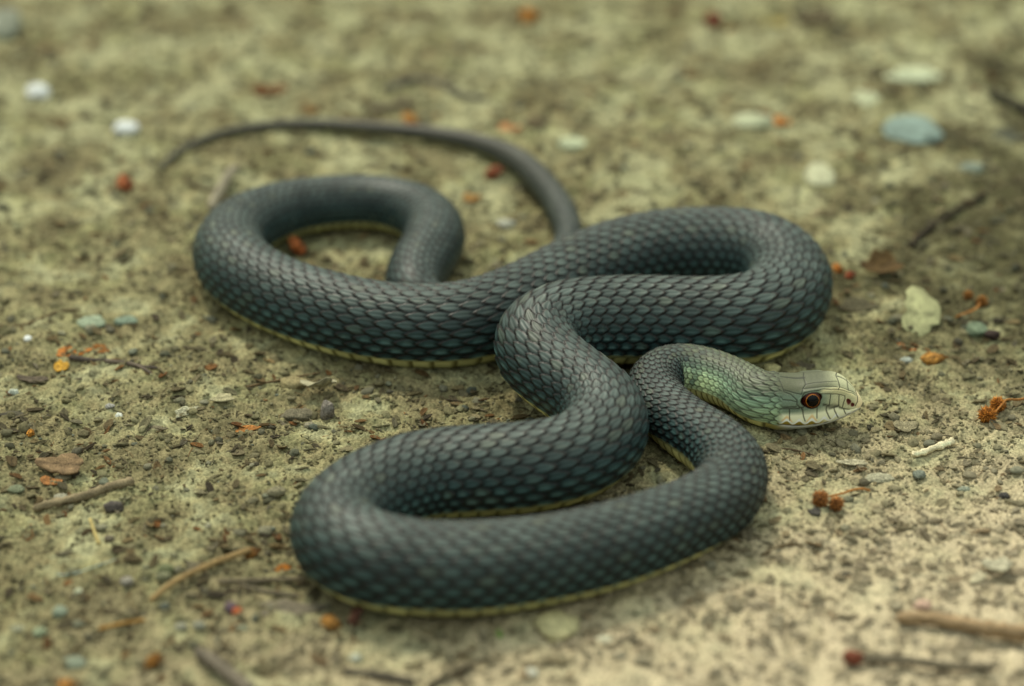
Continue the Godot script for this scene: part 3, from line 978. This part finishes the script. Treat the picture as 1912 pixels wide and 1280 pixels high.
	flake("leaf_scrap", "thin pale leaf scrap lying flat, above the narrow upright one", "leaf scrap", "", -92.9, 40.0, 7.2, 4.1, 12, 10, 0.20, 0.50, Color8(172, 162, 126), 401, 0.25, 0.0, 0.25)
	flake("leaf_scrap", "dark thin flake right beside the narrow upright pale scrap", "leaf scrap", "", -112.7, 56.4, 6.1, 2.7, 0, 8, 0.15, 0.50, Color8(118, 108, 86), 408, 0.25, 0.0, 0.25)
	husk("bud_scale", "tiny round orange bud scale alone near the left edge", "bud scale", "", -152.0, 59.1, 2.7, 2.5, 0, 20, Color8(186, 126, 54), 415)
	flake("leaf_scrap", "thin orange sliver of leaf left of the front coil", "leaf scrap", "", -83.8, 56.4, 7.5, 3.1, 20, 12, 0.30, 0.50, Color8(168, 112, 60), 422, 0.25, 0.0, 0.25)
	pebble("stone", "tan rounded stone left of the curled leaf under the middle coil", "stone", "", -70.9, 28.2, Vector3(9.8, 4.0, 6.6), 0, Color8(150, 136, 98), 429, 0.20, 0.18)
	flake("curled_leaf", "curled pale leaf chip with a dark hollow underneath, left of the middle coil", "leaf scrap", "", -61.9, 34.3, 11.5, 7.6, 12, -26, 0.70, 0.50, Color8(166, 158, 128), 436, 0.25, 2.2, 0.25)
	pebble("stone", "rough dark grey clod below the tan stone", "clod", "", -68.5, 46.3, Vector3(10.6, 3.9, 7.2), 0, Color8(112, 104, 84), 443, 0.30, 0.30)
	pebble("pebble", "upright grey chip below the curled leaf chip", "pebble", "", -58.9, 46.7, Vector3(4.5, 6.5, 5.9), 0, Color8(122, 114, 104), 450, 0.20, 0.30)
	twig("straw", "thin brown straw pointing at the left coil from the tan stone", "straw", "", [-86.2, 30.0, 0.0, -76.1, 25.7, 0.0, -62.5, 19.4, 0.0], 0.4, 0.3, Color8(112, 92, 66), 457, 0.12)
	pebble("pebble", "rounded grey pebble below the upright grey chip", "pebble", "", -64.3, 53.6, Vector3(3.7, 2.1, 3.0), 0, Color8(140, 132, 110), 464, 0.30, 0.18)
	flake("leaf_scrap", "short dark flake beneath the left coil", "bark flake", "", -156.2, 24.2, 10.5, 4.2, -10, 0, 0.15, 0.50, Color8(98, 86, 72), 471, 0.25, 0.0, 0.25)
	flake("bark_flake", "dark narrow flake at the left edge below the blue pebble", "bark flake", "", -160.1, 45.3, 8.6, 4.1, -8, 0, 0.15, 0.50, Color8(86, 80, 66), 478, 0.25, 0.0, 0.25)
	flake("bark_piece", "wide brown bark piece with a dark hollow edge at the left", "bark", "", -138.6, 84.0, 14.6, 8.6, -6, 14, 0.25, 1.00, Color8(132, 108, 80), 485, 0.25, 2.0, 0.25)
	pebble("pebble", "grey pebble under the front edge of the brown bark piece", "pebble", "", -138.6, 87.1, Vector3(4.9, 2.0, 2.9), 0, Color8(128, 118, 94), 492, 0.30, 0.18)
	flake("leaf_scrap", "orange brown splintered scrap below the bark piece", "leaf scrap", "", -141.5, 90.3, 7.2, 4.3, -18, 0, 0.40, 0.50, Color8(156, 106, 62), 499, 0.25, 0.0, 0.25)
	pebble("pebble", "angular pale grey pebble below the splintered scrap", "pebble", "", -137.3, 97.3, Vector3(4.6, 2.0, 3.3), 0, Color8(158, 152, 130), 506, 0.30, 0.30)
	twig("stick", "pale grey brown broken stick lying at left", "stick", "", [-144.7, 106.2, 0.0, -137.4, 102.4, 0.0, -129.7, 98.9, 0.0, -123.0, 93.5, 0.0, -115.6, 91.0, 0.0], 1.3, 1.5, Color8(140, 124, 96), 513, 0.22)
	pebble("pebble", "dark round pebble in front of the broken stick", "pebble", "", -120.4, 105.2, Vector3(6.2, 3.6, 4.5), 0, Color8(92, 84, 78), 520, 0.20, 0.22)
	twig("straw", "short straw yellow stem pointing at the viewer, below the dark pebble", "straw", "", [-126.6, 113.0, 1.5, -124.4, 120.4, 0.8, -121.9, 128.1, 0.3], 0.5, 0.6, Color8(180, 160, 104), 527, 0.12)
	pebble("pebble", "small round brown pebble beside the short straw stem", "pebble", "", -119.4, 124.3, Vector3(3.2, 2.1, 2.6), 0, Color8(110, 100, 84), 534, 0.20, 0.18)
	pebble("pebble", "oval grey pebble close to the left bend of the front coil", "pebble", "", -71.4, 100.5, Vector3(5.9, 3.0, 4.3), 0, Color8(132, 124, 98), 541, 0.20, 0.18)
	pebble("pebble", "flat greenish pebble at the left edge near the bark piece", "pebble", "", -151.0, 96.4, Vector3(5.2, 1.8, 4.6), 0, Color8(118, 122, 96), 548, 0.30, 0.18)
	twig("dry_stalk", "tan dry stalk lying aslant in front of the left bend", "stalk", "", [-103.9, 157.3, 0.4, -97.0, 149.7, 1.0, -86.9, 140.2, 1.6, -76.6, 132.0, 2.0], 0.8, 1.0, Color8(158, 130, 88), 555, 0.06)
	husk("bud_scale", "brown ragged husk at the thick end of the tan stalk", "bud scale", "", -76.0, 132.4, 5.7, 3.5, 0, 20, Color8(118, 82, 40), 562)
	twig("hair", "fine pale blue thread lying on the dirt, lower left", "thread", "", [-132.9, 142.8, 0.3, -127.4, 144.4, 0.4, -122.0, 142.0, 0.5, -115.2, 136.6, 0.6], 0.2, 0.1, Color8(176, 196, 184), 569, 0.00)
	pebble("pebble", "pale lilac grey pebble left of the tan stalk", "pebble", "", -111.5, 147.5, Vector3(4.0, 2.8, 3.5), 0, Color8(152, 144, 130), 576, 0.20, 0.18)
	pebble("pebble", "mossy green grey pebble touching the tan stalk from behind", "pebble", "", -100.9, 141.8, Vector3(5.0, 3.1, 4.5), 0, Color8(112, 114, 82), 583, 0.20, 0.18)
	pebble("pebble", "olive grey oval pebble just left of the tan stalk", "pebble", "", -101.1, 146.1, Vector3(5.0, 2.6, 3.8), 0, Color8(124, 122, 94), 590, 0.20, 0.18)
	pebble("pebble", "small round cream pebble in the lower left", "pebble", "", -124.8, 153.8, Vector3(2.6, 1.9, 2.4), 0, Color8(194, 194, 162), 597, 0.20, 0.18)
	pebble("pebble", "bluish grey flat pebble in the lower left", "pebble", "", -128.8, 163.4, Vector3(4.6, 2.5, 5.1), 0, Color8(130, 138, 118), 604, 0.30, 0.18)
	pebble("pebble", "pale greenish pebble below the bluish one", "pebble", "", -133.2, 173.6, Vector3(4.5, 2.4, 4.0), 0, Color8(138, 146, 116), 611, 0.30, 0.18)
	pebble("pebble", "pale flat pebble at the left edge, lower left", "pebble", "", -139.8, 170.6, Vector3(4.9, 1.5, 2.9), 0, Color8(146, 144, 118), 618, 0.30, 0.18)
	pebble("pebble", "light grey pebble, left one of the pair below the stalk foot", "pebble", "", -93.8, 170.0, Vector3(3.9, 1.8, 2.5), 0, Color8(156, 152, 132), 625, 0.30, 0.18)
	pebble("pebble", "blue grey pebble, right one of the pair below the stalk foot", "pebble", "", -88.6, 170.6, Vector3(3.9, 2.1, 3.0), 0, Color8(140, 138, 120), 632, 0.30, 0.18)
	pebble("pebble", "dark pebble right at the thin foot of the tan stalk", "pebble", "", -99.4, 160.0, Vector3(3.4, 2.4, 3.4), 0, Color8(92, 94, 82), 639, 0.30, 0.18)
	pebble("pebble", "olive pebble in front of the bark flake by the front coil", "pebble", "", -77.1, 170.3, Vector3(4.6, 1.8, 3.1), 0, Color8(130, 132, 108), 646, 0.30, 0.18)
	two_tone_bud(-79.5, 162.8, 5.8)
	twig("twig", "straight grey twig ending at the front coil, farther of two", "twig", "", [-85.5, 147.8, 0.5, -73.9, 146.9, 0.7, -59.3, 145.6, 0.6], 0.7, 0.8, Color8(116, 104, 84), 653, 0.12)
	twig("twig", "bent grey twig in front of the straight one by the coil", "twig", "", [-79.1, 148.4, 0.2, -72.0, 152.2, 0.4, -61.0, 155.0, 0.4], 0.6, 0.8, Color8(108, 98, 80), 660, 0.12)
	flake("bark_flake", "long flat grey bark flake beside the front coil", "bark flake", "", -63.8, 160.0, 18.1, 6.7, 0, 6, 0.15, 0.90, Color8(122, 112, 94), 667, 0.25, 0.0, 0.25)
	flake("leaf_scrap", "orange leaf sliver under the left bend of the front coil", "leaf scrap", "", -67.1, 137.7, 5.6, 2.8, 32, 10, 0.30, 0.50, Color8(170, 104, 36), 674, 0.25, 0.0, 0.25)
	twig("twig", "tan sliver of wood lying low in the lower left", "twig", "", [-117.0, 172.2, 0.0, -110.2, 169.8, 0.0, -104.0, 167.8, 0.0], 0.6, 0.5, Color8(158, 118, 62), 681, 0.12)
	husk("bud_scale", "brown husk at the bottom edge, left of the thick grey stick", "bud scale", "", -98.7, 189.9, 6.8, 4.8, 0, 20, Color8(130, 88, 36), 688)
	twig("stick", "thick grey stick leaving the bottom edge of the ground", "stick", "", [-87.9, 186.7, 1.0, -80.7, 194.8, 1.5, -70.7, 208.4, 2.0], 1.9, 2.2, Color8(112, 102, 88), 695, 0.15)
	husk("bud_scale", "orange scale cut by the bottom edge at left", "bud scale", "", -121.7, 200.1, 6.8, 3.5, 0, 20, Color8(172, 120, 62), 702)
	pebble("stone", "flat grey green stone in the bottom left", "stone", "", -122.1, 187.3, Vector3(7.5, 2.3, 5.8), 0, Color8(128, 134, 114), 709, 0.30, 0.18)
	twig("straw", "pale straw bit at the bottom left edge", "straw", "", [-138.8, 184.1, 0.0, -134.4, 186.2, 0.0, -128.9, 188.9, 0.0], 0.4, 0.4, Color8(170, 164, 112), 716, 0.12)
	husk("bud_scale", "orange brown bud scale in front of the front coil", "bud scale", "", -50.7, 170.0, 7.6, 3.9, 0, 20, Color8(166, 118, 60), 723)
	husk("bud_scale", "dark red brown bud scale touching the yellow belly edge of the front coil", "bud scale", "", -43.2, 167.3, 6.1, 7.0, 0, 55, Color8(112, 74, 58), 730)
	sprout(-3.0, 175.2)
	pebble("stone", "pale square clod of dry earth in front of the front coil", "clod", "", 12.8, 169.8, Vector3(11.5, 5.4, 15.5), 0, Color8(188, 176, 130), 737, 0.40, 0.22)
	pebble("pebble", "pale round pebble at the bottom, left of the dark twigs", "pebble", "", -43.6, 185.7, Vector3(3.3, 2.1, 2.6), 0, Color8(196, 196, 176), 744, 0.30, 0.18)
	twig("twig", "dark grey twig lying flat at the bottom edge", "twig", "", [-46.8, 192.6, 0.0, -37.9, 194.7, 0.0, -26.7, 197.8, 0.0], 1.0, 1.2, Color8(92, 84, 72), 751, 0.12)
	twig("twig", "dark twig rising to the right at the bottom middle", "twig", "", [-23.5, 201.1, 0.5, -15.7, 194.0, 1.0, -6.1, 187.4, 1.5], 1.0, 0.6, Color8(88, 80, 64), 758, 0.12)
	pebble("pebble", "pale pebble in the bright dirt right of the clod", "pebble", "", 26.2, 176.6, Vector3(6.6, 2.3, 4.6), 0, Color8(192, 186, 158), 765, 0.40, 0.18)
	pebble("pebble", "whitish pebble alone in the bright bottom dirt", "pebble", "", 5.3, 194.7, Vector3(3.8, 2.3, 3.3), 0, Color8(206, 202, 182), 772, 0.30, 0.18)
	twig("stick", "thick tan stick reaching in from the right bottom edge", "stick", "", [108.7, 169.4, 1.0, 118.7, 171.2, 1.5, 131.6, 176.3, 2.0, 145.4, 180.1, 2.0], 1.7, 2.6, Color8(156, 130, 98), 779, 0.16)
	pebble("pebble", "pink pebble lying on the near end of the thick tan stick", "pebble", "", 117.4, 160.6, Vector3(5.5, 2.8, 4.1), 0, Color8(206, 170, 148), 786, 0.30, 0.18)
	var budded := twig("stick", "thin grey stick with a dark red bud at its left end, bottom right", "stick", "", [95.7, 189.5, 1.5, 110.3, 191.1, 1.5, 122.0, 192.8, 1.6, 133.5, 195.3, 1.5], 1.3, 1.2, Color8(112, 102, 84), 793, 0.10)
	var tip := put("bud", lumpy(6.0, 4.4, 4.2, 0.22, 51, Color8(128, 74, 56)), litter_mat, budded)
	tip.position = Vector3(-1.2, 2.2, 0.3) * MM
	flake("chip", "pale wood chip with a dark hollow below it at the right edge", "wood chip", "", 141.2, 142.9, 8.8, 5.0, 0, 16, 0.25, 1.20, Color8(196, 186, 156), 800, 0.25, 2.2, 0.25)
	flake("chip", "narrow pale chip standing left of the larger chip at the right edge", "wood chip", "", 135.2, 145.8, 4.0, 5.6, -50, 15, 0.20, 0.80, Color8(190, 178, 146), 807, 0.25, 0.0, 0.25)
	pebble("pebble", "dark small pebble in the bright dirt right of the front coil", "pebble", "", 97.1, 142.6, Vector3(3.4, 1.6, 2.2), 0, Color8(78, 72, 62), 814, 0.30, 0.18)
	fuzz("catkin", "brown dried catkin clump with a curved orange stalk, right of the front coil", "catkin", [93.2, 104.9, 2.6, 97.9, 106.5, 2.3], [95.6, 102.3, 2.0, 100.4, 102.4, 3.0, 103.1, 99.8, 3.0, 106.5, 98.4, 2.5, 109.2, 97.1, 1.0], Color8(158, 104, 58), 821)
	flake("bark_flake", "dark flake under the brown catkin clump", "bark flake", "", 91.2, 109.3, 3.9, 4.2, 0, 0, 0.15, 0.80, Color8(76, 72, 66), 828, 0.25, 0.0, 0.25)
	twig("twig", "small dark curved twig right of the front coil", "twig", "", [73.2, 131.8, 0.0, 81.4, 127.6, 0.0, 86.1, 128.2, 0.0], 0.6, 0.5, Color8(104, 88, 64), 835, 0.12)
	twig("rotten_stick", "whitish crumbling stick lying right of the snake's head", "stick", "", [124.7, 74.0, 0.0, 128.1, 72.0, 0.0, 132.9, 68.6, 0.0, 139.1, 64.6, 0.0], 1.0, 1.1, Color8(224, 210, 172), 842, 0.35)
	fuzz("seed_cluster", "pair of fuzzy orange brown seed balls on a thin stem at the right", "seed head", [155.4, 44.6, 2.6, 150.9, 52.2, 2.9], [152.4, 52.7, 2.0, 156.6, 46.4, 3.0, 158.4, 43.6, 3.0, 163.1, 41.3, 2.5, 167.8, 39.0, 2.0], Color8(182, 112, 48), 849)
	cut_leaf(137.7, -16.2, 12.7)
	husk("seed_pod", "ochre brown pod lying in front of the cut olive leaf", "seed pod", "", 139.6, 10.2, 9.6, 4.2, 0, 5, Color8(172, 122, 60), 856)
	pebble("pebble", "dark brown pebble leaning on the green grey stone at right", "pebble", "", 160.9, -6.1, Vector3(5.7, 3.1, 4.4), 0, Color8(62, 50, 44), 863, 0.15, 0.18)
	pebble("stone", "green grey stone behind the dark brown pebble", "stone", "", 156.5, -10.8, Vector3(7.9, 4.2, 8.3), 0, Color8(112, 124, 100), 870, 0.30, 0.18)
	fuzz("catkin", "curled dried catkin with two brown blobs, right of the cut leaf", "catkin", [156.4, -32.9, 1.7, 160.5, -28.9, 2.0], [149.9, -18.6, 1.0, 153.9, -18.2, 2.0, 157.3, -20.4, 2.5, 159.4, -25.6, 2.5], Color8(150, 100, 50), 877)
	flake("dead_leaf", "dark brown curled dead leaf right of the right coil", "leaf", "", 128.6, -51.9, 13.9, 10.5, 12, 16, 0.60, 0.70, Color8(92, 72, 44), 884, 0.25, 2.0, 0.25)
	husk("bud_scale", "orange scale beside the right coil, far side", "bud scale", "", 113.7, -51.7, 4.9, 3.4, 0, 20, Color8(170, 104, 44), 891)
	husk("bud_scale", "red brown scale left of the dark curled dead leaf", "bud scale", "", 117.7, -48.4, 4.5, 3.0, 0, 20, Color8(136, 70, 44), 898)
	twig("twig", "long dark twig slanting up to the right behind the head", "twig", "", [141.5, -73.7, 0.0, 147.6, -85.1, 0.0, 156.8, -97.0, 0.0, 173.7, -113.9, 0.0], 1.3, 1.0, Color8(60, 52, 40), 905, 0.12)
	flake("leaf_scrap", "thin pale leaf sliver in front of the head", "leaf scrap", "", 105.7, 78.6, 9.3, 3.0, -4, 8, 0.20, 0.50, Color8(178, 168, 138), 912, 0.25, 0.0, 0.25)
	flake("leaf_scrap", "flat oval grey leaf flake right of the snout", "leaf scrap", "", 124.5, 56.4, 7.8, 5.8, -8, 6, 0.10, 0.50, Color8(138, 128, 100), 919, 0.25, 0.0, 0.25)
	twig("twig", "thin dark twig in front of the head, near the neck coil", "twig", "", [80.1, 72.0, 0.0, 87.6, 72.0, 0.0, 94.5, 73.3, 0.0], 0.4, 0.3, Color8(92, 76, 58), 926, 0.12)
	pebble("pebble", "flat tan pebble right of the pale leaf sliver", "pebble", "", 113.1, 87.1, Vector3(9.2, 2.2, 5.5), 0, Color8(158, 152, 126), 933, 0.40, 0.18)
	pebble("pebble", "greenish pebble right of the flat tan pebble", "pebble", "", 125.4, 86.1, Vector3(4.3, 2.4, 3.9), 0, Color8(120, 124, 110), 940, 0.30, 0.18)
	pebble("pebble", "dark round pebble at the right edge, level with the catkin clump", "pebble", "", 150.1, 96.7, Vector3(3.6, 2.2, 2.7), 0, Color8(74, 70, 66), 947, 0.30, 0.18)
	pebble("pebble", "bluish flat pebble near the right edge above the dark round one", "pebble", "", 138.5, 91.9, Vector3(4.3, 1.4, 2.7), 0, Color8(144, 148, 128), 954, 0.30, 0.18)
	pebble("pebble", "pale cream pebble just behind the snake's nape", "pebble", "", 85.1, 18.0, Vector3(6.0, 3.0, 4.3), 0, Color8(186, 176, 128), 961, 0.20, 0.18)
	flake("bark_flake", "dark flake beyond the head, right of the coil's belly edge", "bark flake", "", 95.8, 15.8, 7.0, 4.9, 0, 6, 0.15, 0.50, Color8(92, 84, 66), 968, 0.25, 0.0, 0.25)
	flake("leaf_scrap", "orange stem scrap pointing at the cut olive leaf", "leaf scrap", "", 131.1, 0.0, 2.5, 7.9, 40, 0, 0.20, 0.50, Color8(168, 104, 60), 975, 0.25, 0.0, 0.25)
	pebble("pebble", "small pale blue pebble left of the ochre pod", "pebble", "", 130.5, 9.4, Vector3(4.3, 2.1, 3.6), 0, Color8(160, 164, 152), 982, 0.30, 0.18)
	flake("bark_flake", "broad dark flake in the shade right of the right coil", "bark flake", "", 117.6, -25.3, 12.8, 8.8, 8, 6, 0.15, 0.90, Color8(86, 80, 60), 989, 0.25, 0.0, 0.25)
	flake("bark_flake", "dark grey flake under the far right twig", "bark flake", "", 189.9, -170.7, 12.3, 12.3, -10, 0, 0.15, 0.50, Color8(80, 80, 66), 996, 0.25, 0.0, 0.25)
	pebble("stone", "teal grey stone at the right edge of the far ground", "stone", "", 172.0, -137.3, Vector3(9.2, 2.9, 7.3), 0, Color8(130, 138, 122), 1003, 0.30, 0.18)

# ------------------------------------------------------------------ what nobody could count
func crumb(seed_: int, flat: float) -> ArrayMesh:
	var m := lumpy(1000.0, 1000.0 * flat, 1000.0, 0.32, seed_, Color(0.92, 0.92, 0.92), 9, 6)
	return m

func scatter(called: String, label: String, mesh: Mesh, count: int, seed_: int, place: Callable) -> void:
	var r := RandomNumberGenerator.new()
	r.seed = seed_
	var mm := MultiMesh.new()
	mm.transform_format = MultiMesh.TRANSFORM_3D
	mm.use_colors = true
	mm.mesh = mesh
	mm.instance_count = count
	for k in count:
		var z := 0.0
		var x := 0.0
		for tries in 5:
			z = r.randf_range(-0.36, 0.24)
			x = r.randf_range(-1.0, 1.0) * (0.19 - 0.1 * z)
			if noise_e.get_noise_2d(x * 0.7 + 2.0, z * 0.7) + 0.8 * noise_d.get_noise_2d(x, z) > r.randf_range(-0.55, 0.45):
				break
		var t: Array = place.call(r, x, z)
		mm.set_instance_transform(k, t[0])
		var c: Color = t[1]
		mm.set_instance_color(k, shade(c.lerp(shade(soil(x, z, 0.0), 1.03), 0.8 * pale_patch(x, z, 0, 0)), 0.88))
	var o := MultiMeshInstance3D.new()
	o.name = numbered(called)
	o.multimesh = mm
	o.material_override = litter_mat
	add_child(o)
	o.set_meta("kind", "stuff")
	o.set_meta("label", label)
	o.set_meta("category", called.replace("_", " "))

func tint(r: RandomNumberGenerator, list: Array) -> Color:
	var c: Color = list[r.randi() % list.size()]
	return shade(c, r.randf_range(0.75, 1.2))

func build_grit() -> void:
	var dirt := [Color8(172, 162, 116), Color8(188, 178, 132), Color8(150, 138, 98), Color8(122, 110, 80), Color8(204, 194, 152)]
	var stones := [Color8(150, 152, 128), Color8(128, 124, 106), Color8(166, 160, 134), Color8(136, 144, 130), Color8(110, 104, 90), Color8(190, 184, 154)]
	var woods := [Color8(132, 110, 76), Color8(108, 92, 68), Color8(166, 140, 96), Color8(158, 104, 58), Color8(88, 76, 60), Color8(184, 166, 126), Color8(150, 138, 112)]
	var grit_place := func(r: RandomNumberGenerator, x: float, z: float) -> Array:
		var s := 0.00035 + 0.0011 * pow(r.randf(), 3.0)
		var b := Basis.from_euler(Vector3(r.randf() * 0.6, r.randf() * TAU, r.randf() * 0.6)).scaled(Vector3(s, s * r.randf_range(0.5, 0.9), s * r.randf_range(0.7, 1.2)))
		var h := ground_height(x, z)
		return [Transform3D(b, Vector3(x, h + s * 0.12, z)), soil(x, z, h).lerp(tint(r, dirt), 0.6)]
	for k in 3:
		scatter("grit", "fine tan grit and soil crumbs all over the dirt", crumb(40 + k, 0.85), 26000, 900 + k, grit_place)
	var pebble_place := func(r: RandomNumberGenerator, x: float, z: float) -> Array:
		var s := 0.0010 + 0.0034 * pow(r.randf(), 3.0)
		var b := Basis.from_euler(Vector3(r.randf() * 0.3, r.randf() * TAU, r.randf() * 0.3)).scaled_local(Vector3(s * 1.2, s * r.randf_range(0.5, 0.8), s * r.randf_range(0.7, 1.0)))
		return [Transform3D(b, Vector3(x, ground_height(x, z) + s * 0.1, z)), soil(x, z, 0.0).lerp(tint(r, stones), r.randf_range(0.3, 0.9))]
	for k in 3:
		scatter("gravel", "small grey and greenish gravel scattered through the dirt", crumb(60 + k, 1.0), 620, 930 + k, pebble_place)
	var clod_place := func(r: RandomNumberGenerator, x: float, z: float) -> Array:
		var s := 0.0007 + 0.0030 * pow(r.randf(), 3.5)
		var b := Basis.from_euler(Vector3(r.randf() * 0.5, r.randf() * TAU, r.randf() * 0.5)).scaled_local(Vector3(s * 1.3, s * 0.5, s))
		var h := ground_height(x, z)
		return [Transform3D(b, Vector3(x, h + s * 0.04, z)), shade(soil(x, z, h).lerp(tint(r, dirt), 0.2), 1.06)]
	for k in 3:
		scatter("soil_crumbs", "low crumbly clods of the same dirt", crumb(50 + k, 1.0), 2600, 920 + k, clod_place)
	var flake_place := func(r: RandomNumberGenerator, x: float, z: float) -> Array:
		var s := 0.0010 + 0.0048 * pow(r.randf(), 3.0)
		var b := Basis.from_euler(Vector3(r.randfn() * 0.22, r.randf() * TAU, r.randfn() * 0.22)).scaled_local(Vector3(s, s, s * r.randf_range(0.2, 0.65)))
		return [Transform3D(b, Vector3(x, ground_height(x, z) + s * 0.07, z)), soil(x, z, 0.0).lerp(tint(r, woods), r.randf_range(0.35, 0.95))]
	for k in 3:
		var o := PackedVector2Array()
		for j in 11:
			o.append(Vector2.from_angle(TAU * j / 11.0) * (0.42 + 0.2 * hash01(j, 300 + k)))
		scatter("leaf_litter", "tiny dark flakes of bark and leaf in the dirt", plate(o, 0.09, 0.25, Color(0.92, 0.92, 0.92), 70 + k, 0.3), 4200, 950 + k, flake_place)
	var straw_place := func(r: RandomNumberGenerator, x: float, z: float) -> Array:
		var s := 0.0012 + 0.0055 * pow(r.randf(), 3.2)
		var b := Basis.from_euler(Vector3(0, r.randf() * TAU, r.randfn() * 0.12)).scaled_local(Vector3(s, s * 0.4, s * 0.8))
		return [Transform3D(b, Vector3(x, ground_height(x, z) + 0.0002, z)), soil(x, z, 0.0).lerp(tint(r, woods), r.randf_range(0.4, 1.0))]
	for k in 2:
		var path := PackedVector3Array([Vector3(-0.5, 0, 0), Vector3(-0.1, 0.02, 0.04 + 0.06 * k), Vector3(0.2, 0.01, 0.03), Vector3(0.5, 0.02, -0.04 * k)])
		var st := tube(path, 45.0, 30.0, Color(0.92, 0.92, 0.92), 81 + k, 0.15, 5)
		scatter("needle_litter", "short broken bits of stem and rootlet in the dirt", st, 5200, 970 + k, straw_place)
